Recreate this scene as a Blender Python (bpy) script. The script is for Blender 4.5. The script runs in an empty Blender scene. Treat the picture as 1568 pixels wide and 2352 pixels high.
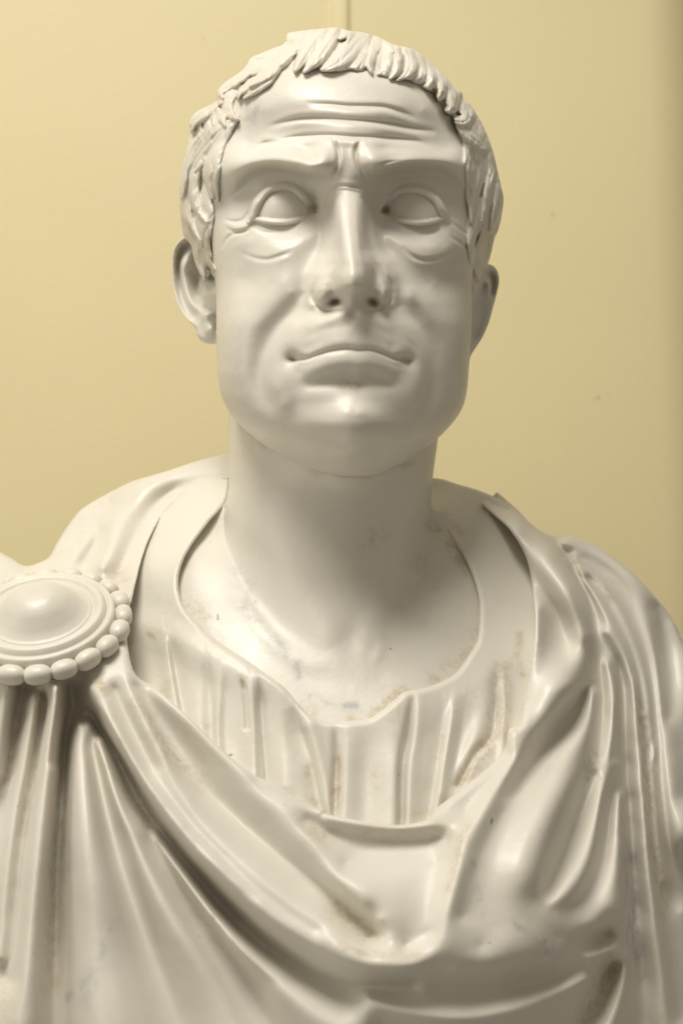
import bpy, math, random
import numpy as np

# ------------------------------------------------------------------ camera, world, lamps, exposure
SC = bpy.context.scene
S_MM, D0 = 0.25, 900.0            # mm per trace unit at the head, camera distance in mm
PITCH = math.radians(10.0)        # the camera looks up at the bust
KPX = S_MM / D0
EYE = np.array([0.0, -900.0, 1500.0])          # camera position, mm
RX = np.array([1.0, 0.0, 0.0])
FW = np.array([0.0, math.cos(PITCH), math.sin(PITCH)])
UP = np.array([0.0, -math.sin(PITCH), math.cos(PITCH)])

cam_d = bpy.data.cameras.new('camera')
cam = bpy.data.objects.new('camera', cam_d)
SC.collection.objects.link(cam)
cam.location = EYE * 0.001
cam.rotation_euler = (math.radians(90) + PITCH, 0, 0)
cam_d.sensor_fit = 'VERTICAL'
cam_d.sensor_height = 36.0
cam_d.lens = 36.0 / (2 * 1176 * KPX)
cam_d.clip_start = 0.02
cam_d.clip_end = 50
cam_d.dof.use_dof = True
cam_d.dof.focus_distance = 0.835
cam_d.dof.aperture_fstop = 6.7
SC.camera = cam

world = bpy.data.worlds.new('World')
SC.world = world
world.use_nodes = True
bg = world.node_tree.nodes['Background']
bg.inputs[0].default_value = (1.0, 0.90, 0.74, 1)
bg.inputs[1].default_value = 0.24


def lamp(name, loc, target, size, power, color, spread=180):
    d = bpy.data.lights.new(name, 'AREA')
    d.shape = 'RECTANGLE'
    d.size, d.size_y = size
    d.energy = power
    d.color = color
    d.spread = math.radians(spread)
    o = bpy.data.objects.new(name, d)
    SC.collection.objects.link(o)
    from mathutils import Vector
    o.location = loc
    o.rotation_euler = (Vector(target) - Vector(loc)).to_track_quat('-Z', 'Y').to_euler()
    return o


lamp('ceiling_light', (-0.42, -0.92, 3.2), (-0.05, 0.0, 1.42), (0.8, 0.8), 9.8, (1.0, 0.94, 0.85), 100)
lamp('side_light', (-1.7, -0.80, 1.6), (0.15, 0.26, 1.5), (1.0, 1.2), 3.0, (1.0, 0.93, 0.81), 120)

SC.view_settings.view_transform = 'Standard'
SC.view_settings.look = 'None'
SC.view_settings.exposure = 0.18
SC.view_settings.gamma = 1.0
SC.view_settings.use_curve_mapping = False
SC.cycles.use_denoising = True
SC.cycles.max_bounces = 8

rng = np.random.default_rng(7)
random.seed(7)

# ------------------------------------------------------------------ geometry of sight lines


def ray(px, py):
    a = (np.asarray(px, float) - 784.0) * KPX
    b = -(np.asarray(py, float) - 1176.0) * KPX
    return a[..., None] * RX + b[..., None] * UP + FW


def head_n(yaw):
    return np.array([math.sin(yaw), -math.cos(yaw), 0.0])


HEAD_O = EYE + 900.0 * (ray(np.array(776.0), np.array(560.0)))    # between the ears
YAW = math.radians(4.0)


def point(px, py, f, yaw=0.0):
    """point on the sight line (px, py) that lies f mm in front of the coronal plane through the ears"""
    d = ray(px, py)
    n = head_n(yaw)
    t = (np.asarray(f, float) - (EYE - HEAD_O) @ n) / (d @ n)
    return EYE + t[..., None] * d


def trace(z):
    k, ox, oy = {'1': (.5208, 381.1, 40.83), '2': (.5208, 381.1, 381.1), '3': (.434, 0, 993.6),
                 '4': (.566, 680.6, 993.6), '5': (.5208, 0, 1535.3), '6': (.5208, 751.3, 1535.3),
                 'A': (.26042, 381.1, 40.83), 'B': (.26042, 789.4, 40.83), 'C': (.17361, 381.1, 449.2),
                 'D': (.17361, 1020.8, 449.2), '7': (.5282, 367.5, 23.1), '8': (.9115, 751.3, 1304.6), 'E': (.21701, 0, 1225.0)}[z]

    def g(*pts):
        return [(ox + p[0] * k, oy + p[1] * k) + tuple(p[2:]) for p in pts]
    return g


T1, T2, T3, T4, T5, T6, T7, T8, TC, TD, TE = [trace(c) for c in '12345678CDE']


def curve(pts, step=1.5, closed=False):
    """Catmull-Rom through points of any dimension, sampled about every `step` units in the first two"""
    P = np.array(pts, float)
    if len(P) == 1:
        return P
    if closed:
        P = np.vstack([P[-1], P, P[0], P[1]])
    else:
        P = np.vstack([2 * P[0] - P[1], P, 2 * P[-1] - P[-2]])
    out = []
    for i in range(1, len(P) - 2):
        n = max(2, int(np.hypot(*(P[i + 1, :2] - P[i, :2])) / step) + 1)
        t = np.linspace(0, 1, n, endpoint=False)[:, None]
        a, b, c, d = P[i - 1], P[i], P[i + 1], P[i + 2]
        m1, m2 = (c - a) / 2, (d - b) / 2
        out.append((2 * t**3 - 3 * t**2 + 1) * b + (t**3 - 2 * t**2 + t) * m1 + (-2 * t**3 + 3 * t**2) * c + (t**3 - t**2) * m2)
    if not closed:
        out.append(P[-2][None])
    return np.vstack(out)


def spl(x, xs, ys):
    """smooth monotone-ish table lookup"""
    xs, ys = np.array(xs, float), np.array(ys, float)
    d = np.diff(ys) / np.diff(xs)
    m = np.zeros(len(xs))
    for i in range(1, len(xs) - 1):
        m[i] = 0 if d[i - 1] * d[i] <= 0 else 2 * d[i - 1] * d[i] / (d[i - 1] + d[i])
    m[0], m[-1] = d[0], d[-1]
    x = np.clip(x, xs[0], xs[-1])
    k = np.clip(np.searchsorted(xs, x, side='right') - 1, 0, len(xs) - 2)
    h = xs[k + 1] - xs[k]
    t = (x - xs[k]) / h
    return ((2 * t**3 - 3 * t**2 + 1) * ys[k] + (t**3 - 2 * t**2 + t) * h * m[k]
            + (-2 * t**3 + 3 * t**2) * ys[k + 1] + (t**3 - t**2) * h * m[k + 1])


def tps(pts):
    P = np.array(pts, float)
    XY = P[:, :2] / 100.0
    r2 = ((XY[:, None] - XY[None]) ** 2).sum(-1)
    K = 0.5 * r2 * np.log(r2 + 1e-9)
    n = len(P)
    A = np.zeros((n + 3, n + 3))
    A[:n, :n] = K + np.eye(n) * 1e-3
    A[:n, n] = 1
    A[:n, n + 1:] = XY
    A[n, :n] = 1
    A[n + 1:, :n] = XY.T
    w = np.linalg.solve(A, np.concatenate([P[:, 2], np.zeros(3)]))

    def f(x, y):
        x, y = np.asarray(x) / 100.0, np.asarray(y) / 100.0
        o = w[n] + w[n + 1] * x + w[n + 2] * y
        for i in range(n):
            r = (x - XY[i, 0])**2 + (y - XY[i, 1])**2
            o = o + w[i] * 0.5 * r * np.log(r + 1e-9)
        return o
    return f


def smax(a, b, k):
    h = np.clip(0.5 + 0.5 * (a - b) / k, 0, 1)
    return b * (1 - h) + a * h + k * h * (1 - h)


def smin(a, b, k):
    return -smax(-a, -b, k)


class Relief:
    """A carved surface: depth f (mm forward) over a grid of sight lines"""

    def __init__(s, x0, x1, y0, y1, step=2.0, yaw=0.0):
        s.x0, s.y0, s.step, s.yaw = x0, y0, step, yaw
        s.nx, s.ny = int((x1 - x0) / step) + 1, int((y1 - y0) / step) + 1
        s.X, s.Y = np.meshgrid(x0 + np.arange(s.nx) * step, y0 + np.arange(s.ny) * step)
        s.f = np.zeros((s.ny, s.nx))
        s.stain = np.zeros((s.ny, s.nx))
        s.vein = np.zeros((s.ny, s.nx))

    def at(s, x, y, a=None):
        a = s.f if a is None else a
        u = np.clip((np.asarray(x) - s.x0) / s.step, 0, s.nx - 1.001)
        v = np.clip((np.asarray(y) - s.y0) / s.step, 0, s.ny - 1.001)
        i, j = u.astype(int), v.astype(int)
        fu, fv = u - i, v - j
        return (a[j, i] * (1 - fu) * (1 - fv) + a[j, i + 1] * fu * (1 - fv)
                + a[j + 1, i] * (1 - fu) * fv + a[j + 1, i + 1] * fu * fv)

    def fit(s, curves, relative, tension=0.15, smooth=0, fade=0.0):
        """bend the surface so that it passes through the curves (x, y, depth); relative curves ease off over `fade` units at their ends"""
        C = []
        for c, rl in [(c, False) for c in curves] + [(c, True) for c in relative]:
            q = curve(c, 1.2)
            if rl:
                v = q[:, 2]
            else:
                v = q[:, 2] - s.at(q[:, 0], q[:, 1])
            om = np.ones(len(q))
            if fade and len(q) > 3:
                L = np.concatenate([[0], np.cumsum(np.hypot(np.diff(q[:, 0]), np.diff(q[:, 1])))])
                om = np.clip(np.minimum(L, L[-1] - L) / min(fade, L[-1] * 0.45), 0, 1)**3
            C.append(np.column_stack([q[:, 0], q[:, 1], v, om]))
        C = np.vstack(C)
        h = None

        def lap(u):
            p = np.pad(u, 1, mode='edge')
            return p[1:-1, 2:] + p[1:-1, :-2] + p[2:, 1:-1] + p[:-2, 1:-1] - 4 * u
        for lv, it in ((16, 700), (8, 500), (4, 300), (2, 140), (1, 60)):
            st = s.step * lv
            ny, nx = int(math.ceil((s.ny - 1) / lv)) + 1, int(math.ceil((s.nx - 1) / lv)) + 1
            u, v = (C[:, 0] - s.x0) / st, (C[:, 1] - s.y0) / st
            ok = (u >= 0) & (u < nx - 1) & (v >= 0) & (v < ny - 1)
            u, v, val, om = u[ok], v[ok], C[ok, 2], C[ok, 3]
            i, j = u.astype(int), v.astype(int)
            fu, fv = u - i, v - j
            ids = np.concatenate([j * nx + i, j * nx + i + 1, (j + 1) * nx + i, (j + 1) * nx + i + 1])
            wts = np.concatenate([(1 - fu) * (1 - fv), fu * (1 - fv), (1 - fu) * fv, fu * fv])
            W = np.bincount(ids, wts, ny * nx)
            inv = np.where(W > 0.02, 1 / np.maximum(W, 0.02), 0)
            m = len(val)
            if h is None:
                h = np.zeros((ny, nx))
            else:
                jj = np.minimum(np.arange(ny) / 2, h.shape[0] - 1.001)
                ii = np.minimum(np.arange(nx) / 2, h.shape[1] - 1.001)
                a, b = jj.astype(int), ii.astype(int)
                fa, fb = (jj - a)[:, None], (ii - b)[None]
                h = (h[a][:, b] * (1 - fa) * (1 - fb) + h[a + 1][:, b] * fa * (1 - fb)
                     + h[a][:, b + 1] * (1 - fa) * fb + h[a + 1][:, b + 1] * fa * fb)
            prev = h
            for _ in range(it):
                L = lap(h)
                new = h + 0.045 * (tension * L - (1 - tension) * lap(L)) + 0.80 * (h - prev)
                prev = h
                flat = new.ravel()
                for _k in (0, 1):
                    p4 = flat[ids] * wts
                    r = val - (p4[:m] + p4[m:2 * m] + p4[2 * m:3 * m] + p4[3 * m:])
                    flat = flat + 0.9 * np.bincount(ids, wts * np.tile(r * om, 4), ny * nx) * inv
                h = flat.reshape(ny, nx)
        h = h[:s.ny, :s.nx]
        for _ in range(smooth):
            p = np.pad(h, 1, mode='edge')
            h = 0.5 * h + 0.125 * (p[1:-1, 2:] + p[1:-1, :-2] + p[2:, 1:-1] + p[:-2, 1:-1])
        s.f = s.f + h

    def near(s, pts, pad, closed=False):
        q = curve(pts, s.step * 1.0, closed)
        a = max(0, int((q[:, 0].min() - pad - s.x0) / s.step))
        b = min(s.nx, int((q[:, 0].max() + pad - s.x0) / s.step) + 2)
        c = max(0, int((q[:, 1].min() - pad - s.y0) / s.step))
        d = min(s.ny, int((q[:, 1].max() + pad - s.y0) / s.step) + 2)
        if b <= a or d <= c:
            return None
        sl = (slice(c, d), slice(a, b))
        X, Y = s.X[sl], s.Y[sl]
        best = np.full(X.shape, 1e9)
        idx = np.zeros(X.shape, int)
        for k in range(len(q)):
            dd = (X - q[k, 0])**2 + (Y - q[k, 1])**2
            m = dd < best
            best[m] = dd[m]
            idx[m] = k
        tg = np.gradient(q[:, :2], axis=0)
        side = np.sign(tg[idx, 0] * (Y - q[idx, 1]) - tg[idx, 1] * (X - q[idx, 0]))   # + on the right-hand side going along (image y down)
        return sl, np.sqrt(best), idx, q, side

    def stroke(s, pts, w, w2=None, field=None, mode='gauss'):
        """add a ridge or groove: points (x, y, amount); width w left of the path, w2 right of it"""
        w2 = w if w2 is None else w2
        r = s.near(pts, 3 * max(w, w2))
        if r is None:
            return
        sl, d, idx, q, side = r
        ww = np.where(side > 0, w2, w)
        g = np.exp(-(d / ww)**2)
        (s.f if field is None else field)[sl] += q[idx, 2] * g

    def groove(s, pts, w, lip=0.35):
        """a carved line with slightly raised lips"""
        s.stroke(pts, w)
        s.stroke([(x, y, -a * lip) for x, y, a in pts], w * 2.4)

    def tube(s, pts, r, k=0.5, squash=1.0):
        """lay a round roll of radius r (trace units) with its top at depth (x, y, f)"""
        g = s.near(pts, r * 1.6)
        if g is None:
            return
        sl, d, idx, q, side = g
        rm = r * S_MM * squash
        c = q[idx, 2] - rm + rm * np.sqrt(np.maximum(0, 1 - (d / r)**2)) - np.maximum(0, d / r - 1) * 12
        s.f[sl] = smax(s.f[sl], c, k)

    def blob(s, x, y, rx, ry, a, rot=0.0, field=None):
        c, n = math.cos(rot), math.sin(rot)
        u = ((s.X - x) * c + (s.Y - y) * n) / rx
        v = (-(s.X - x) * n + (s.Y - y) * c) / ry
        (s.f if field is None else field)[...] += a * np.exp(-(u * u + v * v))

    def paint(s, pts, w, field):
        r = s.near(pts, 3 * w)
        if r is None:
            return
        sl, d, idx, q, side = r
        field[sl] = np.maximum(field[sl], q[idx, 2] * np.exp(-(d / (1.7 * w))**2))

    def shell(s, poly, skirt=60.0, tuck=0.35, rows=6, warp=None):
        """vertices/faces of the part inside the closed outline (x, y, rounding radius); the rim turns back by skirt mm"""
        q = curve(poly, s.step * 0.6, True)
        # inside test
        inside = np.zeros(s.X.shape, bool)
        qx, qy = q[:, 0], q[:, 1]
        for j in range(s.ny):
            yy = s.y0 + j * s.step + 1e-4
            nx_, ny_ = np.roll(qx, -1), np.roll(qy, -1)
            cr_ = (qy > yy) != (ny_ > yy)
            if not cr_.any():
                continue
            xs = np.sort(qx[cr_] + (yy - qy[cr_]) / (ny_[cr_] - qy[cr_]) * (nx_[cr_] - qx[cr_]))
            cnt = np.searchsorted(xs, s.X[j])
            inside[j] = (cnt % 2) == 1
        dist = np.full(s.X.shape, 1e9)
        near = np.zeros(s.X.shape, int)
        pad = int(max(q[:, 2].max(), 3 * s.step) / s.step) + 2
        for k in range(len(q)):
            i, j = int((q[k, 0] - s.x0) / s.step), int((q[k, 1] - s.y0) / s.step)
            p = int(max(q[k, 2], 3 * s.step) / s.step) + 2
            a, b, c, d = max(0, i - p), min(s.nx, i + p), max(0, j - p), min(s.ny, j + p)
            if b <= a or d <= c:
                continue
            dd = (s.X[c:d, a:b] - q[k, 0])**2 + (s.Y[c:d, a:b] - q[k, 1])**2
            m = dd < dist[c:d, a:b]
            dist[c:d, a:b][m] = dd[m]
            near[c:d, a:b][m] = k
        dist = np.sqrt(dist)
        R = np.maximum(q[near, 2], 1e-3)
        t = np.clip(1 - dist / R, 0, 1)
        drop = np.where(dist < R, R * S_MM * (1 - np.sqrt(1 - np.minimum(t, 0.999)**2)), 0)
        F = s.f - drop
        # keep vertices at least 0.45 step inside; cells with four kept corners
        kp = inside & (dist > 0.45 * s.step)
        cell = kp[:-1, :-1] & kp[1:, :-1] & kp[:-1, 1:] & kp[1:, 1:]
        used = np.zeros_like(kp)
        used[:-1, :-1] |= cell
        used[1:, :-1] |= cell
        used[:-1, 1:] |= cell
        used[1:, 1:] |= cell
        vid = np.full(kp.shape, -1)
        vid[used] = np.arange(used.sum())
        px, py, pf = s.X[used].copy(), s.Y[used].copy(), F[used].copy()
        J, I = np.nonzero(cell)
        quads = np.column_stack([vid[J, I], vid[J + 1, I], vid[J + 1, I + 1], vid[J, I + 1]])
        # directed border edges
        e = np.vstack([quads[:, [0, 1]], quads[:, [1, 2]], quads[:, [2, 3]], quads[:, [3, 0]]])
        key = e[:, 0] * (len(px) + 1) + e[:, 1]
        rev = e[:, 1] * (len(px) + 1) + e[:, 0]
        be = e[~np.isin(key, rev)]
        bv = np.unique(be)
        # snap rim to the outline
        rim_q = np.empty(len(bv), int)
        for n, v in enumerate(bv):
            rim_q[n] = np.argmin((q[:, 0] - px[v])**2 + (q[:, 1] - py[v])**2)
        Rr = q[rim_q, 2]
        px[bv], py[bv] = q[rim_q, 0], q[rim_q, 1]
        pf[bv] = s.at(px[bv], py[bv]) - Rr * S_MM
        P = point(px, py, pf, s.yaw)
        st, ve = s.stain[used], s.vein[used]
        faces = [quads]
        # skirt
        tgx, tgy = np.gradient(q[:, 0]), np.gradient(q[:, 1])
        ln = np.hypot(tgx, tgy) + 1e-9
        area = np.sum(q[:, 0] * np.roll(q[:, 1], -1) - np.roll(q[:, 0], -1) * q[:, 1])
        sg = 1.0 if area > 0 else -1.0
        inx, iny = -tgy / ln * sg, tgx / ln * sg
        last = {int(v): int(v) for v in bv}
        n0 = len(P)
        Pall, stl, vel = [P], [st], [ve]
        for r in range(1, rows + 1):
            u = r / rows
            back = skirt * u
            fc = np.where(Rr > 0, np.clip(Rr / 16, 0.2, 1), 1)
            inn = skirt * tuck * u * u / S_MM * fc
            Q = point(px[bv] + inx[rim_q] * inn, py[bv] + iny[rim_q] * inn, pf[bv] - back * fc, s.yaw)
            new = {int(v): n0 + k for k, v in enumerate(bv)}
            a0 = np.array([last[int(v)] for v in be[:, 0]])
            a1 = np.array([last[int(v)] for v in be[:, 1]])
            b0 = np.array([new[int(v)] for v in be[:, 0]])
            b1 = np.array([new[int(v)] for v in be[:, 1]])
            faces.append(np.column_stack([a1, a0, b0, b1]))
            Pall.append(Q)
            stl.append(st[bv])
            vel.append(ve[bv])
            last = new
            n0 += len(bv)
        return np.vstack(Pall), np.vstack(faces), np.concatenate(stl), np.concatenate(vel)


def join(parts):
    V, Fq, A, B = [], [], [], []
    n = 0
    for v, f, a, b in parts:
        V.append(v)
        Fq.append(f + n)
        A.append(a)
        B.append(b)
        n += len(v)
    return np.vstack(V), np.vstack(Fq), np.concatenate(A), np.concatenate(B)


def mesh_object(name, V, Fq, mat, parent=None, stain=None, vein=None, origin=None):
    me = bpy.data.meshes.new(name)
    V = np.asarray(V, np.float32) * 0.001
    if origin is not None:
        V = V - np.asarray(origin, np.float32)
    me.vertices.add(len(V))
    me.vertices.foreach_set('co', V.ravel())
    Fq = np.asarray(Fq, np.int32)
    nl = Fq.size
    me.loops.add(nl)
    me.loops.foreach_set('vertex_index', Fq.ravel())
    me.polygons.add(len(Fq))
    me.polygons.foreach_set('loop_start', np.arange(0, nl, Fq.shape[1], dtype=np.int32))
    me.polygons.foreach_set('use_smooth', np.ones(len(Fq), bool))
    me.update(calc_edges=True)
    me.validate()
    for nm, arr in (('stain', stain), ('vein', vein)):
        at = me.attributes.new(nm, 'FLOAT', 'POINT')
        at.data.foreach_set('value', np.asarray(arr if arr is not None else np.zeros(len(V)), np.float32))
    me.materials.append(mat)
    o = bpy.data.objects.new(name, me)
    SC.collection.objects.link(o)
    if origin is not None:
        o.location = origin
    if parent is not None:
        o.parent = parent
        o.matrix_parent_inverse = parent.matrix_world.inverted()
    return o


# ------------------------------------------------------------------ materials
def nodes(mat):
    mat.use_nodes = True
    nt = mat.node_tree
    nt.nodes.clear()
    return nt, nt.nodes.new, nt.links.new


def marble():
    m = bpy.data.materials.new('carved_marble')
    nt, N, L = nodes(m)
    out = N('ShaderNodeOutputMaterial')
    p = N('ShaderNodeBsdfPrincipled')
    tc = N('ShaderNodeTexCoord')
    # broad cloudiness
    n1 = N('ShaderNodeTexNoise')
    n1.inputs['Scale'].default_value = 9
    n1.inputs['Detail'].default_value = 6
    L(tc.outputs['Object'], n1.inputs['Vector'])
    r1 = N('ShaderNodeValToRGB')
    r1.color_ramp.elements[0].position = 0.3
    r1.color_ramp.elements[0].color = (0.675, 0.648, 0.575, 1)
    r1.color_ramp.elements[1].position = 0.7
    r1.color_ramp.elements[1].color = (0.745, 0.722, 0.655, 1)
    L(n1.outputs['Fac'], r1.inputs[0])
    # ochre stains: painted places broken up by noise
    a = N('ShaderNodeAttribute')
    a.attribute_name = 'stain'
    n2 = N('ShaderNodeTexNoise')
    n2.inputs['Scale'].default_value = 130
    n2.inputs['Detail'].default_value = 5
    n2.inputs['Roughness'].default_value = 0.65
    L(tc.outputs['Object'], n2.inputs['Vector'])
    n2b = N('ShaderNodeTexNoise')
    n2b.inputs['Scale'].default_value = 420
    n2b.inputs['Detail'].default_value = 4
    L(tc.outputs['Object'], n2b.inputs['Vector'])
    n2m = N('ShaderNodeMath')
    n2m.operation = 'MULTIPLY_ADD'
    n2m.inputs[1].default_value = 0.5
    L(n2b.outputs['Fac'], n2m.inputs[0])
    L(n2.outputs['Fac'], n2m.inputs[2])
    n2r = N('ShaderNodeMapRange')
    n2r.interpolation_type = 'SMOOTHSTEP'
    n2r.inputs['From Min'].default_value = 0.58
    n2r.inputs['From Max'].default_value = 0.98
    n2r.inputs['To Min'].default_value = 0.12
    n2r.inputs['To Max'].default_value = 1.05
    L(n2m.outputs[0], n2r.inputs['Value'])
    pn = N('ShaderNodeTexNoise')
    pn.inputs['Scale'].default_value = 16
    pn.inputs['Detail'].default_value = 7
    pn.inputs['Roughness'].default_value = 0.62
    L(tc.outputs['Object'], pn.inputs['Vector'])
    pr = N('ShaderNodeMapRange')
    pr.inputs['From Min'].default_value = 0.50
    pr.inputs['From Max'].default_value = 0.72
    pr.inputs['To Max'].default_value = 0.20
    L(pn.outputs['Fac'], pr.inputs['Value'])
    pa = N('ShaderNodeMath')
    pa.operation = 'ADD'
    L(a.outputs['Fac'], pa.inputs[0])
    L(pr.outputs[0], pa.inputs[1])
    mr = N('ShaderNodeMath')
    mr.operation = 'MULTIPLY'
    mr.use_clamp = True
    L(pa.outputs[0], mr.inputs[0])
    L(n2r.outputs[0], mr.inputs[1])
    mx = N('ShaderNodeMix')
    mx.data_type = 'RGBA'
    mx.inputs['B'].default_value = (0.43, 0.33, 0.19, 1)
    L(mr.outputs[0], mx.inputs['Factor'])
    L(r1.outputs[0], mx.inputs['A'])
    # blue-grey veins
    b = N('ShaderNodeAttribute')
    b.attribute_name = 'vein'
    n3 = N('ShaderNodeTexNoise')
    n3.inputs['Scale'].default_value = 90
    n3.inputs['Detail'].default_value = 6
    n3.inputs['Roughness'].default_value = 0.7
    L(tc.outputs['Object'], n3.inputs['Vector'])
    n3r = N('ShaderNodeMapRange')
    n3r.interpolation_type = 'SMOOTHSTEP'
    n3r.inputs['From Min'].default_value = 0.40
    n3r.inputs['From Max'].default_value = 0.66
    n3r.inputs['To Min'].default_value = 0.05
    n3r.inputs['To Max'].default_value = 1.2
    L(n3.outputs['Fac'], n3r.inputs['Value'])
    mr3 = N('ShaderNodeMath')
    mr3.operation = 'MULTIPLY'
    mr3.use_clamp = True
    L(b.outputs['Fac'], mr3.inputs[0])
    L(n3r.outputs[0], mr3.inputs[1])
    mx3 = N('ShaderNodeMix')
    mx3.data_type = 'RGBA'
    mx3.inputs['B'].default_value = (0.30, 0.31, 0.34, 1)
    L(mr3.outputs[0], mx3.inputs['Factor'])
    L(mx.outputs['Result'], mx3.inputs['A'])
    # pits
    n4 = N('ShaderNodeTexNoise')
    n4.inputs['Scale'].default_value = 190
    n4.inputs['Detail'].default_value = 1
    L(tc.outputs['Object'], n4.inputs['Vector'])
    mr4 = N('ShaderNodeMapRange')
    mr4.inputs['From Min'].default_value = 0.795
    mr4.inputs['From Max'].default_value = 0.85
    L(n4.outputs['Fac'], mr4.inputs['Value'])
    mx4 = N('ShaderNodeMix')
    mx4.data_type = 'RGBA'
    mx4.inputs['B'].default_value = (0.26, 0.22, 0.17, 1)
    L(mr4.outputs[0], mx4.inputs['Factor'])
    L(mx3.outputs['Result'], mx4.inputs['A'])
    L(mx4.outputs['Result'], p.inputs['Base Color'])
    # polish
    n5 = N('ShaderNodeTexNoise')
    n5.inputs['Scale'].default_value = 25
    n5.inputs['Detail'].default_value = 4
    L(tc.outputs['Object'], n5.inputs['Vector'])
    mr5 = N('ShaderNodeMapRange')
    mr5.inputs['From Min'].default_value = 0.3
    mr5.inputs['From Max'].default_value = 0.7
    mr5.inputs['To Min'].default_value = 0.32
    mr5.inputs['To Max'].default_value = 0.52
    L(n5.outputs['Fac'], mr5.inputs['Value'])
    ad = N('ShaderNodeMath')
    ad.operation = 'MULTIPLY_ADD'
    ad.inputs[1].default_value = 0.3
    L(mr.outputs[0], ad.inputs[0])
    L(mr5.outputs[0], ad.inputs[2])
    L(ad.outputs[0], p.inputs['Roughness'])
    p.inputs['Specular IOR Level'].default_value = 0.5
    p.inputs['Subsurface Weight'].default_value = 0.25
    p.inputs['Subsurface Radius'].default_value = (1.0, 0.75, 0.5)
    p.inputs['Subsurface Scale'].default_value = 0.004
    bp = N('ShaderNodeBump')
    bp.inputs['Strength'].default_value = 0.30
    bp.inputs['Distance'].default_value = 0.001
    n6 = N('ShaderNodeTexNoise')
    n6.inputs['Scale'].default_value = 120
    n6.inputs['Detail'].default_value = 7
    n6.inputs['Roughness'].default_value = 0.6
    L(tc.outputs['Object'], n6.inputs['Vector'])
    L(n6.outputs['Fac'], bp.inputs['Height'])
    L(bp.outputs[0], p.inputs['Normal'])
    L(p.outputs[0], out.inputs[0])
    return m


MARBLE = marble()


def plaster():
    m = bpy.data.materials.new('cream_wall_paint')
    nt, N, L = nodes(m)
    out = N('ShaderNodeOutputMaterial')
    p = N('ShaderNodeBsdfPrincipled')
    tc = N('ShaderNodeTexCoord')
    n1 = N('ShaderNodeTexNoise')
    n1.inputs['Scale'].default_value = 5
    n1.inputs['Detail'].default_value = 5
    L(tc.outputs['Object'], n1.inputs['Vector'])
    r1 = N('ShaderNodeValToRGB')
    r1.color_ramp.elements[0].position = 0.25
    r1.color_ramp.elements[0].color = (0.73, 0.645, 0.375, 1)
    r1.color_ramp.elements[1].position = 0.65
    r1.color_ramp.elements[1].color = (0.76, 0.67, 0.395, 1)
    L(n1.outputs['Fac'], r1.inputs[0])
    n4 = N('ShaderNodeTexNoise')
    n4.inputs['Scale'].default_value = 60
    n4.inputs['Detail'].default_value = 2
    L(tc.outputs['Object'], n4.inputs['Vector'])
    mr4 = N('ShaderNodeMapRange')
    mr4.inputs['From Min'].default_value = 0.79
    mr4.inputs['From Max'].default_value = 0.84
    L(n4.outputs['Fac'], mr4.inputs['Value'])
    mx4 = N('ShaderNodeMix')
    mx4.data_type = 'RGBA'
    mx4.inputs['B'].default_value = (0.52, 0.44, 0.26, 1)
    L(mr4.outputs[0], mx4.inputs['Factor'])
    L(r1.outputs[0], mx4.inputs['A'])
    L(mx4.outputs['Result'], p.inputs['Base Color'])
    p.inputs['Roughness'].default_value = 0.55
    bp = N('ShaderNodeBump')
    bp.inputs['Strength'].default_value = 0.28
    bp.inputs['Distance'].default_value = 0.001
    n6 = N('ShaderNodeTexNoise')
    n6.inputs['Scale'].default_value = 380
    n6.inputs['Detail'].default_value = 3
    L(tc.outputs['Object'], n6.inputs['Vector'])
    L(n6.outputs['Fac'], bp.inputs['Height'])
    L(bp.outputs[0], p.inputs['Normal'])
    L(p.outputs[0], out.inputs[0])
    return m


PLASTER = plaster()

# ------------------------------------------------------------------ the wall behind
WALL_Y = 260.0


def sweep(name, profile, z0, z1, mat, parent=None):
    P = np.array(profile, float)
    V = np.vstack([np.column_stack([P, np.full(len(P), z)]) for z in np.linspace(z0, z1, 3)])
    n = len(P)
    Fq = [(r * n + i, r * n + i + 1, (r + 1) * n + i + 1, (r + 1) * n + i) for r in range(2) for i in range(n - 1)]
    return mesh_object(name, V, Fq, mat, parent)


def wall_x(px):
    d = ray(np.array(float(px)), np.array(600.0))
    return float((EYE + (WALL_Y - EYE[1]) / d[1] * d)[0])


xr = wall_x(1500)
prof = [(-1400, WALL_Y), (-700, WALL_Y), (-300, WALL_Y), (0, WALL_Y), (xr - 20, WALL_Y)]
for a in np.linspace(0, 85, 18):
    prof.append((xr + 60 * math.sin(math.radians(a)), WALL_Y + 60 * (1 - math.cos(math.radians(a)))))
prof.append((prof[-1][0] + 20, WALL_Y + 600))
prof.append((prof[-1][0] + 2200, WALL_Y + 640))
wall = sweep('wall', prof, 600, 2900, PLASTER)
wall['kind'] = 'structure'

xa, xb = wall_x(757), wall_x(806)
prof = [(xa, WALL_Y + 3), (xa, WALL_Y - 1.2), (xa + 0.6, WALL_Y - 2.0), (xb - 4.5, WALL_Y - 2.6), (xb - 2.2, WALL_Y - 2.2),
        (xb - 0.8, WALL_Y - 0.6), (xb - 0.4, WALL_Y + 0.5), (xb, WALL_Y + 3)]
strip = sweep('cover_strip', prof, 600, 2900, PLASTER)
strip['label'] = 'narrow cream painted cover strip running up the wall behind the head'
strip['category'] = 'wall strip'

# ------------------------------------------------------------------ the bust
bust = bpy.data.objects.new('marble_bust', None)
SC.collection.objects.link(bust)
bust.location = point(np.array(784.0), np.array(2440.0), np.array(0.0)) * 0.001
bust['label'] = 'white marble bust of a stern Roman man in draped cloak and pleated tunic'
bust['category'] = 'bust'
bpy.context.view_layer.update()

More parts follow.
